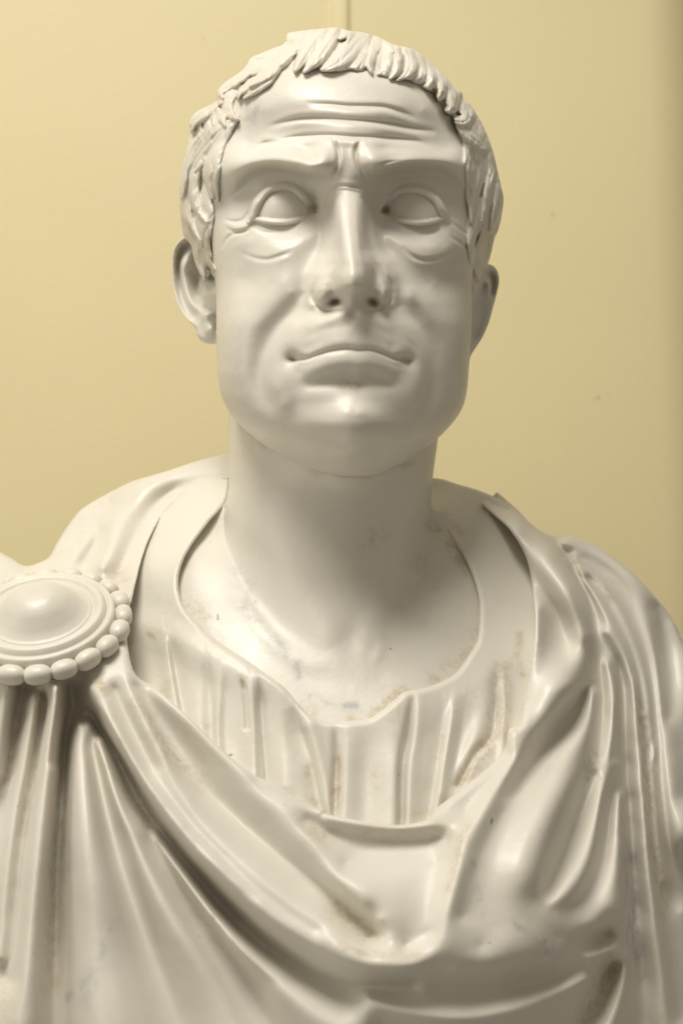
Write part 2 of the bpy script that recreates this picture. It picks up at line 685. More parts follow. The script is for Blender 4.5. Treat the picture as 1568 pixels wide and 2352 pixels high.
# skull ellipsoid that carries the hair (head frame: right, forward, up)
HN = head_n(YAW)
HR = np.array([math.cos(YAW), math.sin(YAW), 0.0])
HU = np.array([0.0, 0.0, 1.0])
SK_C = point(np.array(786.0), np.array(462.0), np.array(-2.0), YAW)
SK_R = np.array([83.5, 98.0, 98.0])


def skull_hit(px, py):
    """first hit of the sight line with the skull (nearest grazing point when it misses); returns point, normal"""
    d = ray(px, py)
    o = EYE - SK_C
    M = np.vstack([HR, HN, HU]) / SK_R[:, None]
    dl, ol = d @ M.T, M @ o
    a = (dl * dl).sum(-1)
    b = dl @ ol
    c = ol @ ol - 1
    disc = b * b - a * c
    t = (-b - np.sqrt(np.maximum(disc, 0))) / a
    q = ol + t[..., None] * dl
    q = q / np.linalg.norm(q, axis=-1, keepdims=True)
    Pw = SK_C + (q * SK_R) @ np.vstack([HR, HN, HU])
    nn = (q / SK_R) @ np.vstack([HR, HN, HU])
    nn /= np.linalg.norm(nn, axis=-1, keepdims=True)
    return Pw, nn, disc


def forward(P):
    return (P - HEAD_O) @ HN


# ---- face
FY = [80, 110, 150, 200, 260, 320, 400, 480, 560, 610, 650, 700, 750, 850, 900, 935, 965, 1000, 1040, 1076, 1112]
FL = [690, 640, 577, 532, 496, 476, 462, 462, 474, 486, 494, 497, 497, 499, 506, 520, 541, 578, 634, 690, 740]
FR = [850, 900, 962, 1010, 1050, 1078, 1100, 1106, 1100, 1090, 1084, 1083, 1082, 1076, 1071, 1062, 1044, 1012, 962, 908, 860]
FF = [22, 46, 72, 86, 93.5, 97, 98, 94, 92, 92.5, 93, 96, 99, 98, 96.5, 97, 97, 95, 88, 70, 34]
FE = [20, 20, 18, 14, 8, 4, 0, 0, 6, 12, 15, 15, 15, 15, 16, 19, 24, 27, 26, 20, 14]
FN = [2.0, 2.0, 2.1, 2.2, 2.35, 2.5, 2.6, 2.6, 2.5, 2.45, 2.4, 2.35, 2.3, 2.1, 2.0, 1.92, 1.85, 1.8, 1.8, 1.9, 2.0]

face = Relief(430, 1140, 76, 1118, 2.0, YAW)
yy = face.Y[:, 0]
xl, xr_, ff, fe, fn = [spl(yy, FY, t)[:, None] for t in (FL, FR, FF, FE, FN)]
t = np.clip(np.abs((face.X - (xl + xr_) / 2) / ((xr_ - xl) / 2)), 0, 1)
face.f = fe + (ff - fe) * (1 - t**fn)**(1 / fn)

def loft(sections, step=4.0, n=41):
    """level cross-sections (y, [(x, depth)...]) blended along y; returns closely spaced level curves"""
    ys = [s_[0] for s_ in sections]
    X, Fv = [], []
    for y, pts in sections:
        xs = np.linspace(pts[0][0], pts[-1][0], n)
        X.append(xs)
        Fv.append(spl(xs, [p[0] for p in pts], [p[1] for p in pts]))
    X, Fv = np.array(X), np.array(Fv)
    out = []
    for y in np.arange(ys[0], ys[-1] + .1, step):
        yy_ = np.array(y)
        out.append([(float(spl(yy_, ys, X[:, k])), y, float(spl(yy_, ys, Fv[:, k]))) for k in range(n)])
    return out


NOSE = [
    (446, [(758, 91), (770, 96.5), (784, 99), (799, 99.8), (815, 99), (829, 96.5), (842, 91)]),
    (470, [(748, 83), (760, 90), (771, 98.5), (784, 102.8), (799, 103.6), (815, 102.8), (830, 98.5), (842, 90), (854, 83)]),
    (520, [(744, 85.5), (760, 91.5), (776, 103.5), (786, 109.4), (801, 110.6), (817, 109.7), (831, 104.5), (845, 93), (862, 85.5)]),
    (570, [(738, 88.5), (758, 95), (776, 105.5), (790, 114.8), (806, 116.6), (822, 115.2), (838, 108), (853, 97), (873, 88.5)]),
    (605, [(722, 90.2), (742, 95), (762, 102.5), (779, 111), (793, 118.4), (810, 120.8), (828, 118.4), (848, 111), (866, 102), (881, 95), (897, 89.8)]),
    (636, [(704, 90.3), (719, 93.5), (733, 100), (748, 104), (764, 106.3), (776, 112.2), (790, 120), (811, 123.8), (833, 120), (848, 112.2), (861, 106.3), (876, 104), (888, 100), (898, 93.5), (910, 89.8)]),
    (652, [(702, 90.3), (714, 93.3), (728, 100.5), (745, 105), (764, 106.3), (777, 112.2), (791, 119.8), (811, 123), (833, 119.8), (848, 112.2), (861, 106.3), (879, 105), (891, 100.5), (900, 93.3), (912, 89.8)]),
    (666, [(701, 90.3), (712, 93.3), (726, 100.8), (743, 105.4), (763, 105.6), (779, 111), (793, 116.8), (811, 119.2), (831, 116.8), (846, 111), (862, 105.6), (881, 105.4), (893, 100.8), (902, 93.3), (914, 89.8)]),
    (678, [(701, 90.5), (714, 94), (728, 101), (744, 105), (763, 103.5), (783, 108), (797, 112), (810, 113.6), (826, 112), (842, 108), (861, 103.5), (880, 105), (892, 101), (901, 94), (914, 90)]),
    (692, [(703, 91.5), (720, 96), (736, 102), (752, 103), (768, 102.6), (788, 106.5), (808, 110), (830, 106.5), (850, 102.6), (868, 103), (884, 102), (895, 96), (910, 91)]),
    (701, [(708, 93), (730, 98.5), (745, 100.8), (772, 102.2), (808, 107.6), (846, 102.2), (873, 100.8), (888, 98.5), (906, 92.5)]),
    (709, [(714, 94.5), (745, 98.5), (775, 102.5), (808, 106), (845, 102.5), (872, 98.5), (900, 94.3)]),
]
ABS = [
    # nose: ridge, its two edges, side walls
    # chin
    [(680, 928, 89), (740, 926, 97.2), (812, 926, 102), (880, 926, 96.6), (940, 928, 87.5)],
    [(660, 965, 82), (725, 955, 95), (785, 948, 103.6), (812, 946, 104.6), (838, 948, 103.6), (895, 955, 94), (955, 962, 80)],
    [(715, 1000, 87), (768, 992, 98), (812, 988, 103), (857, 992, 97.6), (908, 1000, 86)],
    [(740, 1030, 82.5), (812, 1026, 94), (880, 1030, 82)],
    # nasolabial folds: cheek side, valley, lip side
    [(668, 672, 90), (640, 705, 86.8), (608, 735, 83.4), (588, 775, 79.4), (574, 830, 75.4), (572, 890, 71.4), (590, 940, 70.5)],
    [(702, 672, 90.2), (692, 695, 88.8), (664, 724, 86), (638, 754, 83.2), (616, 792, 79.8), (602, 840, 77.2), (604, 890, 76), (626, 940, 78)],
    [(712, 715, 94), (688, 727, 91.4), (660, 748, 89), (638, 788, 86.6), (628, 835, 85.6), (630, 885, 85.4), (652, 928, 86.4)],
    [(945, 680, 88.2), (968, 702, 85.8), (994, 735, 82.2), (1012, 775, 77.8), (1024, 830, 73.2), (1023, 890, 68), (1004, 940, 67.5)],
    [(914, 704, 89.4), (922, 712, 88.6), (940, 730, 86.2), (966, 758, 82.8), (985, 796, 79.2), (993, 840, 76.2), (990, 885, 74.5), (967, 938, 77)],
    [(902, 716, 93.6), (924, 732, 91), (945, 755, 88.5), (962, 792, 85.8), (969, 835, 84.6), (967, 885, 84.2), (950, 926, 86)],
    # cheeks
    [(560, 640, 68), (600, 650, 80), (640, 650, 88)], [(1030, 640, 66), (1000, 650, 77), (985, 650, 80)],
    # eye bags
    [(590, 560, 77), (630, 562, 84.5), (680, 555, 87.5), (715, 540, 86)], [(1025, 565, 75), (985, 566, 83), (935, 558, 87), (895, 542, 86)],
    [(580, 522, 73), (610, 530, 77.8), (650, 534, 80.5), (690, 520, 80.5)], [(1030, 525, 71), (1000, 536, 76), (960, 540, 79.8), (915, 524, 80.3)],
    # corners of the eyes
    [(725, 482, 76), (733, 460, 77.5)], [(884, 482, 76), (875, 460, 77.5)],
    [(586, 500, 71.5), (560, 508, 68.5)], [(1022, 500, 70.5), (1045, 510, 65)],
    # brow ridges, the edge below them, and the hollow under the edge
    [(540, 425, 66), (556, 402, 74), (585, 380, 83.2), (625, 374, 89.8), (680, 385, 95.2), (715, 394, 98.8), (745, 391, 101.5), (768, 380, 102)],
    [(1060, 418, 62), (1045, 395, 71), (1018, 376, 81.2), (980, 372, 88.2), (925, 377, 94.2), (885, 387, 98.4), (858, 388, 101.5), (840, 376, 102)],
    [(541, 442, 61), (562, 412, 68), (591, 391, 75.5), (630, 385, 81), (680, 395, 84), (718, 405, 87), (750, 413, 91)],
    [(1058, 436, 57.5), (1039, 408, 65), (1013, 389, 73.5), (980, 385, 80), (925, 389, 83.5), (885, 400, 86.5), (858, 410, 91)],
    [(552, 465, 63.5), (575, 440, 67.5), (600, 420, 73), (645, 412, 76.5), (690, 420, 77.3), (725, 440, 77.8)],
    [(1052, 462, 59.5), (1030, 440, 64.5), (1005, 420, 71), (960, 412, 75.8), (915, 422, 77.3), (882, 442, 77.8)],
    # between the brows
    [(799, 330, 100), (800, 360, 101.5), (800, 395, 101.5), (799, 424, 100)],
    # forehead
    [(620, 250, 82), (700, 240, 91), (800, 235, 94), (900, 240, 91), (970, 250, 81)],
    [(570, 340, 74), (640, 340, 88), (720, 340, 96)], [(1035, 340, 70), (970, 340, 86), (880, 340, 96)],
    [(520, 480, 56), (522, 520, 59)], [(1075, 480, 51), (1072, 520, 54)],
]
# mouth: level rows that follow the parting of the lips
MX = np.linspace(-1, 1, 41)
m_x = 803 + 135 * MX
m_y = spl(m_x, [668, 695, 725, 761, 798, 824, 845, 876, 907, 938], [825, 825, 816, 805, 801, 804, 803, 811, 824, 830])
MOUTH = []
for o_, c_ in ((-74, 104.6), (-58, 104.5), (-44, 104.9), (-30, 105.5), (-18, 105.7), (-9, 105.2), (-3, 104.1), (0, 103.5), (3, 104.0), (8, 104.9), (15, 105.4), (26, 105.4), (38, 104.3), (50, 101.7), (62, 98.8), (76, 97.2), (90, 98.6)):
    edge_f = 88.5 + (0.5 if o_ > 40 else 1.5 if o_ < -30 else 0) - (1.2 if abs(o_) < 4 else 0)
    v_ = edge_f + (c_ - edge_f) * (1 - np.abs(MX)**2.4)
    if o_ < -50:
        v_ -= 1.2 * np.exp(-(MX / 0.10)**2)                       # philtrum
    k_ = np.abs(MX) < (0.97 if abs(o_) < 12 else 0.88 if 12 <= o_ < 40 else 0.74)
    MOUTH.append([(x, y, f) for x, y, f in zip(m_x[k_], (m_y + o_ * (1 - 0.30 * MX**2))[k_], v_[k_])])
face.fit(ABS + loft(NOSE) + MOUTH, [], tension=0.06, smooth=4)

# eyeballs
EYES = [(647, 480, 82.0), (953, 484, 81.0)]
EYE_R = 78.0


def ball_f(k, x, y, lift):
    ex, ey, top = EYES[k]
    q = np.maximum(0.02, 1 - ((x - ex)**2 + (y - ey)**2) / EYE_R**2)
    return top - EYE_R * S_MM * (1 - np.sqrt(q)) + lift


# lids: outer roll and inner edge
lu = [T2((372, 245), (386, 222), (405, 165), (445, 112), (500, 92), (560, 98), (605, 135), (640, 180), (668, 208)),
      T2((948, 205), (985, 145), (1030, 110), (1080, 103), (1135, 112), (1185, 145), (1215, 195), (1235, 245))]
ll = [T2((392, 232), (440, 243), (500, 248), (560, 243), (620, 226), (660, 206)),
      T2((958, 208), (990, 228), (1045, 243), (1110, 250), (1170, 244), (1222, 232))]
for k in (0, 1):
    # the ball shows only in the opening between the lids
    loop = curve(lu[k][1:] + ll[k][::-1], 2.0, True) if k == 0 else curve(lu[k][:-1] + ll[k][::-1], 2.0, True)
    ang = np.zeros(face.X.shape)
    nx_, ny_ = np.roll(loop, -1, axis=0).T
    for (ax, ay), bx, by in zip(loop, nx_, ny_):
        hit = ((ay > face.Y) != (by > face.Y))
        if hit.any():
            xs = ax + (face.Y - ay) / (by - ay + 1e-12) * (bx - ax)
            ang += hit & (face.X < xs)
    inn = (ang % 2) == 1
    face.f = np.where(inn, ball_f(k, face.X, face.Y, -1.3), face.f)
    up_ = [(x, y, max(ball_f(k, x, y, 3.2), 72.5 if k == 0 else 71.5)) for x, y in lu[k]]
    face.tube(up_, 9.0, 0.8, 1.0)
    lo_ = [(x, y, max(ball_f(k, x, y, 1.9), 72.0 if k == 0 else 71.0)) for x, y in ll[k]]
    face.tube(lo_, 6.0, 1.1, 0.9)
# crease above each upper lid
face.stroke([(x - 1, y - 13, -1.0) for x, y in lu[0][2:-1]], 5)
face.stroke([(x + 1, y - 13, -1.0) for x, y in lu[1][1:-2]], 5)
# inner corners
face.blob(721, 478, 11, 9, -5.0)
face.blob(885, 483, 8, 8, -4.5)
face.blob(716, 462, 14, 16, -2.0)
# outer fold of the left lid
W = lambda z, *a: [(p[0], p[1], v) for p, v in zip(z, a)]
face.stroke(W(T2((272, 256), (310, 270), (350, 260), (382, 228)), .5, 1.5, 1.5, .6), 9)
face.stroke(W(T2((262, 236), (300, 246), (340, 236), (368, 200), (388, 160)), -.3, -1.4, -1.4, -1.0, -.3), 4.5)
face.stroke(W(T2((268, 274), (308, 292), (350, 286), (378, 262)), -.3, -1.2, -1.1, -.3), 4.5)

# forehead lines
lines = [
    (T1((610, 372), (660, 378), (730, 381), (800, 387), (880, 388), (960, 391), (1030, 410), (1090, 436)), (0, -.5, -1.0, -1.2, -1.2, -1.3, -1.1, -.2)),
    (T1((455, 478), (530, 455), (600, 442), (700, 441), (800, 448), (900, 455), (1000, 467), (1100, 486), (1175, 499)), (-.2, -1.0, -1.5, -1.5, -1.4, -1.5, -1.5, -1.4, -.5)),
    (T1((500, 540), (560, 526), (640, 517), (720, 516), (800, 521), (900, 525), (1000, 530), (1090, 540), (1160, 560)), (-.2, -1.0, -1.5, -1.6, -1.4, -1.5, -1.4, -.9, -.2)),
    (T1((405, 565), (440, 551), (490, 546)), (-.5, -1.6, -.3)),
]
for pth, am in lines:
    face.stroke(W(pth, *am), 4.5, 7.0)
    face.stroke([(x, y + 14, -v * 0.75) for x, y, v in W(pth, *am)], 10)
    face.stroke([(x, y - 12, -v * 0.35) for x, y, v in W(pth, *am)], 9)
# frown: two vertical furrows with swollen brows at either side
face.groove(W(T1((735, 535), (752, 560), (760, 610), (750, 665), (730, 720)), -.8, -2.2, -2.8, -2.2, -.8), 5, .3)
face.groove(W(T1((860, 545), (840, 570), (836, 610), (850, 665), (878, 722)), -.8, -2.2, -2.6, -2.2, -.8), 5, .3)
face.blob(*T1((700, 625))[0], 26, 36, 4.0)
face.blob(*T1((905, 615))[0], 26, 36, 4.0)
face.blob(*T1((628, 600))[0], 24, 15, -3.4, 0.5)
face.stroke(W(T1((420, 640), (520, 645), (610, 665), (670, 670)), .2, 1.0, 1.6, .4), 9)
face.stroke(W(T1((1250, 660), (1150, 635), (1050, 638), (990, 650)), .2, .8, 1.2, .3), 9)
face.blob(*T1((985, 625))[0], 30, 12, -1.8, -0.3)
face.groove(W(T1((930, 660), (970, 640), (1040, 630)), -.8, -1.4, -.3), 4)
# crease across the root of the nose
face.groove(W(T1((725, 745), (760, 740), (800, 742), (840, 748), (870, 752)), -.8, -1.3, -1.2, -1.3, -.7), 4.5, .4)
face.groove(W(T1((745, 762), (800, 760), (855, 772)), -.3, -.7, -.4), 4, .3)
# nose wing creases, nostrils
face.groove(W(T2((735, 430), (690, 470), (655, 530), (648, 580), (665, 615), (700, 632)), -.4, -1.5, -2.4, -2.6, -2.2, -.6), 6.5, .25)
face.groove(W(T2((915, 415), (950, 460), (985, 520), (990, 570), (978, 610), (950, 628)), -.6, -2.0, -2.6, -2.6, -2.0, -.6), 6, .25)
face.blob(*T2((745, 600))[0], 15, 7.5, -9.0, -0.15)
face.blob(*T2((912, 602))[0], 13, 8.5, -10.0, 0.45)
face.blob(*T2((712, 618))[0], 14, 6, -1.2, 0.35)
face.blob(*T2((955, 612))[0], 9, 6, -1.2, -0.5)
face.blob(*T2((830, 655))[0], 12, 12, -1.6)
face.stroke(W(T2((668, 618), (705, 636), (745, 642), (785, 638)), -.4, -1.5, -1.4, -.2), 5)
face.stroke(W(T2((972, 612), (945, 630), (905, 640), (870, 638)), -.4, -1.5, -1.4, -.2), 5)
# mouth line and corners
ml = T2((540, 850), (575, 855), (620, 848), (680, 828), (740, 812), (800, 805), (850, 812), (890, 808), (950, 826), (1010, 850), (1060, 860), (1085, 862))
face.stroke(W(ml, -.2, -.9, -.7, -.6, -.6, -.5, -.6, -.6, -.6, -.7, -.9, -.3), 2.6, 3.0)
face.blob(*T2((560, 854))[0], 11, 10, -1.2)
face.blob(*T2((1064, 864))[0], 11, 10, -1.2)
face.groove(W(T2((1050, 750), (1085, 790), (1100, 815)), -.1, -.5, -.1), 6)
# chin dimple
face.blob(*T2((850, 1118))[0], 18, 22, -.7)
face.blob(*T2((800, 1055))[0], 30, 20, .4)
# eye bags
face.groove(W(T2((345, 388), (400, 408), (450, 412), (505, 396), (548, 380)), -.3, -1.0, -1.3, -1.2, -.3), 6, .5)
face.groove(W(T2((1050, 365), (1090, 400), (1140, 415), (1200, 408), (1270, 380)), -.3, -1.0, -1.3, -1.1, -.3), 6, .5)
face.groove(W(T2((385, 268), (430, 292), (500, 300), (570, 280)), -.3, -.9, -.9, -.3), 6, .4)
face.groove(W(T2((990, 262), (1050, 290), (1130, 302), (1205, 285)), -.3, -.9, -.9, -.3), 6, .4)
face.groove(W(T2((470, 345), (540, 345), (590, 330)), -.2, -.6, -.2), 5, .4)
face.groove(W(T2((248, 355), (275, 315), (320, 292), (360, 285)), -.4, -1.2, -1.1, -.2), 4.5, .5)
face.groove(W(T2((1240, 238), (1275, 262), (1318, 296)), -.4, -1.3, -1.2), 4.5, .5)
face.groove(W(T2((1255, 312), (1290, 335), (1325, 362)), -.4, -1.3, -1.2), 4.5, .5)
face.stroke(W(T2((260, 380), (330, 340), (400, 330)), .2, .9, .3), 16)

face_poly = [(x, y, 0) for x, y in zip(FL, FY)] + [(x, y, 0) for x, y in list(zip(FR, FY))[::-1]]

# under the chin
face.stroke(W(T2((730, 1200), (790, 1232), (840, 1228), (885, 1205)), -.3, -1.8, -1.6, -.3), 14)

# ---- neck and upper chest
neck = Relief(300, 1220, 880, 1760, 2.5, 0.0)
NY = [880, 1000, 1100, 1160, 1200, 1300, 1400, 1500, 1760]
nl = spl(neck.Y[:, 0], NY, [520, 526, 526, 519, 516, 530, 560, 600, 640])[:, None]
nr = spl(neck.Y[:, 0], NY, [1015, 1006, 994, 988, 986, 974, 955, 925, 900])[:, None]
nf = spl(neck.Y[:, 0], NY, [30, 38, 42, 41, 40, 38, 36, 34, 30])[:, None]
t = np.clip(np.abs((neck.X - (nl + nr) / 2) / ((nr - nl) / 2)), 0, 1)
col = -28 + (nf + 28) * np.sqrt(np.maximum(0, 1 - t**2.1)) - 0.08 * np.maximum(0, np.abs(neck.X - (nl + nr) / 2) - (nr - nl) / 2)
chest = tps([(520, 1150, -30), (470, 1210, -16), (430, 1260, -2), (410, 1340, 12), (440, 1430, 27), (560, 1520, 44), (690, 1610, 57),
             (800, 1665, 63), (930, 1600, 55), (1040, 1550, 40), (1105, 1420, 15), (1090, 1320, -2), (1040, 1230, -18), (1000, 1170, -34),
             (640, 1400, 27), (800, 1480, 43), (960, 1400, 24), (800, 1740, 70), (340, 1400, 10), (1180, 1400, 0), (420, 1600, 40), (1150, 1640, 38),
             (740, 1560, 52), (870, 1560, 51), (330, 1150, -60), (1190, 1150, -70)])(neck.X, neck.Y)
neck.f = smax(col, chest, 22)
# tendons, collar bones, pit of the neck
neck.stroke([(600, 1150, 0), (640, 1260, 1.2), (690, 1370, 1.8), (740, 1450, 1.6), (762, 1490, .3)], 38)
neck.stroke([(930, 1180, 0), (905, 1290, 1.2), (880, 1380, 1.6), (856, 1450, 1.5), (845, 1490, .3)], 36)
neck.blob(802, 1470, 30, 40, -2.2)
neck.stroke([(860, 1440, .0), (874, 1470, .6), (870, 1500, .6), (850, 1530, 0)], 14)
neck.stroke([(560, 1330, .0), (600, 1440, 1.6), (680, 1510, 1.8), (760, 1530, .4)], 26)
neck.groove(W(T4((20, 105), (90, 130), (180, 155), (250, 160)), -.2, -1.6, -1.8, -.3), 9, .3)
neck.stroke(W(T4((400, 330), (405, 480), (395, 600)), 0, 1.2, .3), 16)

neck.stroke([(600, 985, 0), (660, 1030, 4), (720, 1062, 7), (800, 1086, 9), (880, 1066, 7), (945, 1030, 4), (1000, 990, 0)], 34)
neck_poly = [(x, y, 0) for x, y in ((590, 900), (545, 908), (527, 938), (526, 1000), (526, 1100), (519, 1150), (500, 1172), (470, 1185), (430, 1225), (395, 1290), (380, 1360), (400, 1440),
             (470, 1500), (560, 1560), (640, 1630), (720, 1700), (840, 1710), (920, 1660), (1000, 1620), (1090, 1560), (1130, 1480),
             (1135, 1380), (1110, 1290), (1065, 1225), (1020, 1180), (990, 1165), (993, 1100), (1006, 1000), (1009, 945), (990, 908), (940, 900))]

for pth, w, a in [(T2((552, 852), (575, 858)), 6, .45), (T2((1030, 860), (1075, 870)), 7, .5), (T2((790, 968), (845, 972)), 8, .62), (T2((715, 636), (770, 640)), 5, .4),
                  (T1((748, 545), (762, 620), (748, 680)), 4, .35), (T1((845, 560), (835, 610), (848, 650)), 5, .38), (T2((975, 228), (1000, 240)), 5, .5), (T2((690, 150), (660, 210)), 8, .3),
                  (T2((165, 370), (170, 440)), 5, .4), (T2((905, 400), (950, 470)), 5, .3), (T2((900, 628), (890, 640)), 5, .35)]:
    face.paint([(x, y, a) for x, y in pth], w, face.stain)
for pth, w, a in [(T1((345, 470), (370, 440), (395, 415)), 12, .42), (T2((1080, 560), (1100, 590)), 10, .3)]:
    face.paint([(x, y, a) for x, y in pth], w, face.vein)
for pth, w, a in [(T3((1150, 415), (1110, 460), (1040, 540), (985, 640), (968, 700)), 8, .62), (T3((1000, 920), (1080, 965)), 12, .35), (T4((540, 365), (620, 455), (690, 560)), 8, .66),
                  (T4((300, 430), (330, 420)), 16, .42), (T4((725, 840), (680, 910), (640, 960), (560, 1010)), 14, .52), (T4((440, 1045), (370, 1090), (310, 1140), (230, 1165)), 9, .56),
                  (T4((120, 145), (200, 160), (290, 175)), 6, .5), (T4((435, 140), (470, 120)), 4, .6), (T2((335, 1130), (380, 1190), (450, 1255)), 6, .45), (T4((60, 160), (90, 165)), 8, .3),
                  (T4((500, 520), (560, 600)), 14, .3), (T3((1160, 470), (1130, 440)), 12, .5), (T4((20, 1110), (80, 1140)), 8, .35)]:
    neck.paint([(x, y, a) for x, y in pth], w, neck.stain)
for pth, w, a in [(T3((1290, 900), (1320, 980), (1380, 1040), (1480, 1130), (1568, 1200)), 10, .5), (T4((-10, 900), (5, 980), (30, 1040), (90, 1085), (180, 1108), (240, 1110)), 6, .6), (T3((1270, 760), (1290, 860)), 16, .3)]:
    neck.paint([(x, y, a) for x, y in pth], w, neck.vein)
# ---- tunic
def rel(pts, *a):
    """attach amounts to traced points; fewer amounts than points are spread evenly along the path"""
    v = np.interp(np.linspace(0, 1, len(pts)), np.linspace(0, 1, len(a)) if len(a) > 1 else [0], a)
    return [(p[0], p[1], float(x)) for p, x in zip(pts, v)]


neckline = (T3((1200, 345), (1100, 480), (1012, 600), (962, 700), (945, 800), (965, 900), (1020, 980), (1120, 1080), (1220, 1150), (1300, 1200),
               (1400, 1272), (1500, 1345)) + [(682, 1612), (716, 1645), (766, 1657)]
            + T4((280, 1162), (340, 1132), (400, 1082), (440, 1052), (540, 1030), (640, 980), (700, 900), (735, 830), (742, 700), (720, 600), (680, 510), (620, 420), (540, 330)))
tunic = Relief(200, 1300, 1000, 2010, 2.5, 0.0)
tunic.f = tps([(521, 1120, -36), (470, 1190, -9), (425, 1260, 8), (402, 1340, 20), (430, 1425, 34), (540, 1510, 53), (680, 1605, 65), (780, 1655, 70),
               (870, 1640, 68), (930, 1592, 63), (1040, 1552, 48), (1103, 1420, 25), (1092, 1330, 7), (1045, 1240, -12), (995, 1170, -36),
               (345, 1300, 0), (300, 1420, 12), (365, 1240, -18), (280, 1230, -50), (400, 1560, 45), (560, 1700, 68), (700, 1850, 84), (850, 1900, 90),
               (1000, 1870, 85), (1100, 1760, 72), (1165, 1640, 50), (1195, 1500, 28), (1215, 1380, 0), (1180, 1230, -32), (1080, 1130, -58), (1000, 1120, -64),
               (400, 1100, -62), (500, 1050, -66), (800, 1980, 96), (300, 1700, 50), (1250, 1800, 60)])(tunic.X, tunic.Y)
ridge = T3((655, 985), (780, 1022), (870, 1050), (1000, 1120), (1080, 1172), (1170, 1212), (1300, 1288), (1400, 1295), (1500, 1345)) + [(690, 1622)]
ridge_r = T4((425, 1110), (470, 1082), (560, 1058), (640, 1072), (760, 1002), (850, 932))
tunic.fit([], [
    rel(ridge, 3.0, 3.0, 2.0), rel([(x + 20, y - 36) for x, y in ridge[:-2]], 0),
    rel(ridge_r, 2, 2.5, 2.5),
    rel([(x, y + 60) for x, y in ridge], -1.0), rel([(x, y + 90) for x, y in ridge_r], -1.0),
    rel([(700, 1668), (766, 1676), (850, 1668), (900, 1640)], 1.5), rel([(700, 1760), (800, 1780), (900, 1760)], -.5),
    rel([(500, 1160), (430, 1280), (420, 1360), (470, 1440), (600, 1530)], 0), rel([(1000, 1180), (1110, 1330), (1120, 1420)], 0),
    rel([(600, 1850), (800, 1920), (1000, 1900)], 0), rel([(350, 1600), (450, 1700)], 0),
], tension=0.2, smooth=5)
# pleats: folded edges (+) and the furrows beside them (-); widths to the left and right of each line
for p, a, wl, wr in [
    (T3((872, 1058), (888, 1180), (925, 1380), (962, 1568)), 2.6, 24, 6), (T3((905, 1080), (925, 1200), (955, 1400), (990, 1568)), -2.2, 7, 18),
    (T3((1095, 1180), (1115, 1350), (1125, 1568), (1130, 1700)), -3.0, 18, 7), (T3((1165, 1212), (1158, 1380), (1148, 1568), (1154, 1700)), 2.4, 9, 12),
    (T3((1275, 1300), (1290, 1340), (1300, 1400)), -2.4, 7, 6), (T3((1320, 1296), (1335, 1400), (1343, 1568), (1350, 1800)), 2.6, 26, 8),
    (T3((1374, 1285), (1380, 1400), (1390, 1568), (1405, 1750)), -3.0, 8, 14), (T3((1480, 1350), (1490, 1500), (1500, 1700)), 1.4, 20, 24),
    (T5((1290, 165), (1330, 280), (1375, 430), (1410, 590)), -4.0, 26, 7), (T5((1335, 180), (1378, 300), (1428, 480), (1450, 610)), 2.6, 8, 18),
    (T5((1480, 270), (1484, 400), (1478, 520), (1475, 630)), -4.0, 10, 9), (T5((1530, 250), (1530, 420), (1520, 640)), 2.2, 10, 26),
    (T6((310, 240), (300, 400), (296, 640)), 2.4, 36, 12), (T6((180, 260), (170, 420), (165, 640)), -1.4, 30, 30),
    (T6((376, 130), (356, 280), (332, 430), (326, 640)), -5.0, 9, 8), (T6((405, 120), (392, 280), (368, 430), (358, 640)), 2.2, 8, 18),
    (T6((510, 150), (498, 300), (480, 440), (450, 620)), -2.4, 22, 8), (T6((560, 110), (544, 240), (520, 380), (485, 600)), 3.2, 8, 12),
    (T6((610, 140), (590, 300), (550, 500)), -2.4, 10, 26), (T6((695, 100), (675, 240), (600, 420)), 2.0, 18, 16),
    (T6((742, 20), (738, 180), (722, 300), (650, 380)), -3.4, 12, 8), (T6((780, 0), (785, 150), (775, 270)), 2.4, 9, 14),
]:
    n = len(p)
    if p[-1][1] > 1600 and p[-1][1] < 1880:
        p = p + [(2 * p[-1][0] - p[-2][0], p[-1][1] + 70)]
        n += 1
    tunic.stroke([(x, y, a * (0.15 if i == 0 else 1.0)) for i, (x, y) in enumerate(p)], wr, wl)
tunic.stroke(rel(T4((660, 590), (730, 760), (800, 930)), 0, .8, 0), 40)
tunic.stroke(rel(T3((900, 500), (850, 700), (820, 900)), 0, 1.2, 0), 40)
tunic_poly = ([(x, y, 15) for x, y in neckline]
              + [(984, 1130, 6), (984, 1102, 6), (1012, 1100, 8), (1050, 1112, 8), (1100, 1127, 8), (1150, 1150, 8)] + [(x, y, 0) for x, y in ((1180, 1185), (1205, 1215), (1240, 1260), (1270, 1400), (1265, 1560), (1240, 1680), (1170, 1800), (1080, 1900), (900, 1960), (720, 1940),
                                        (560, 1850), (400, 1700), (290, 1560), (240, 1440), (260, 1330), (320, 1240), (400, 1150), (470, 1080), (521, 1060))])

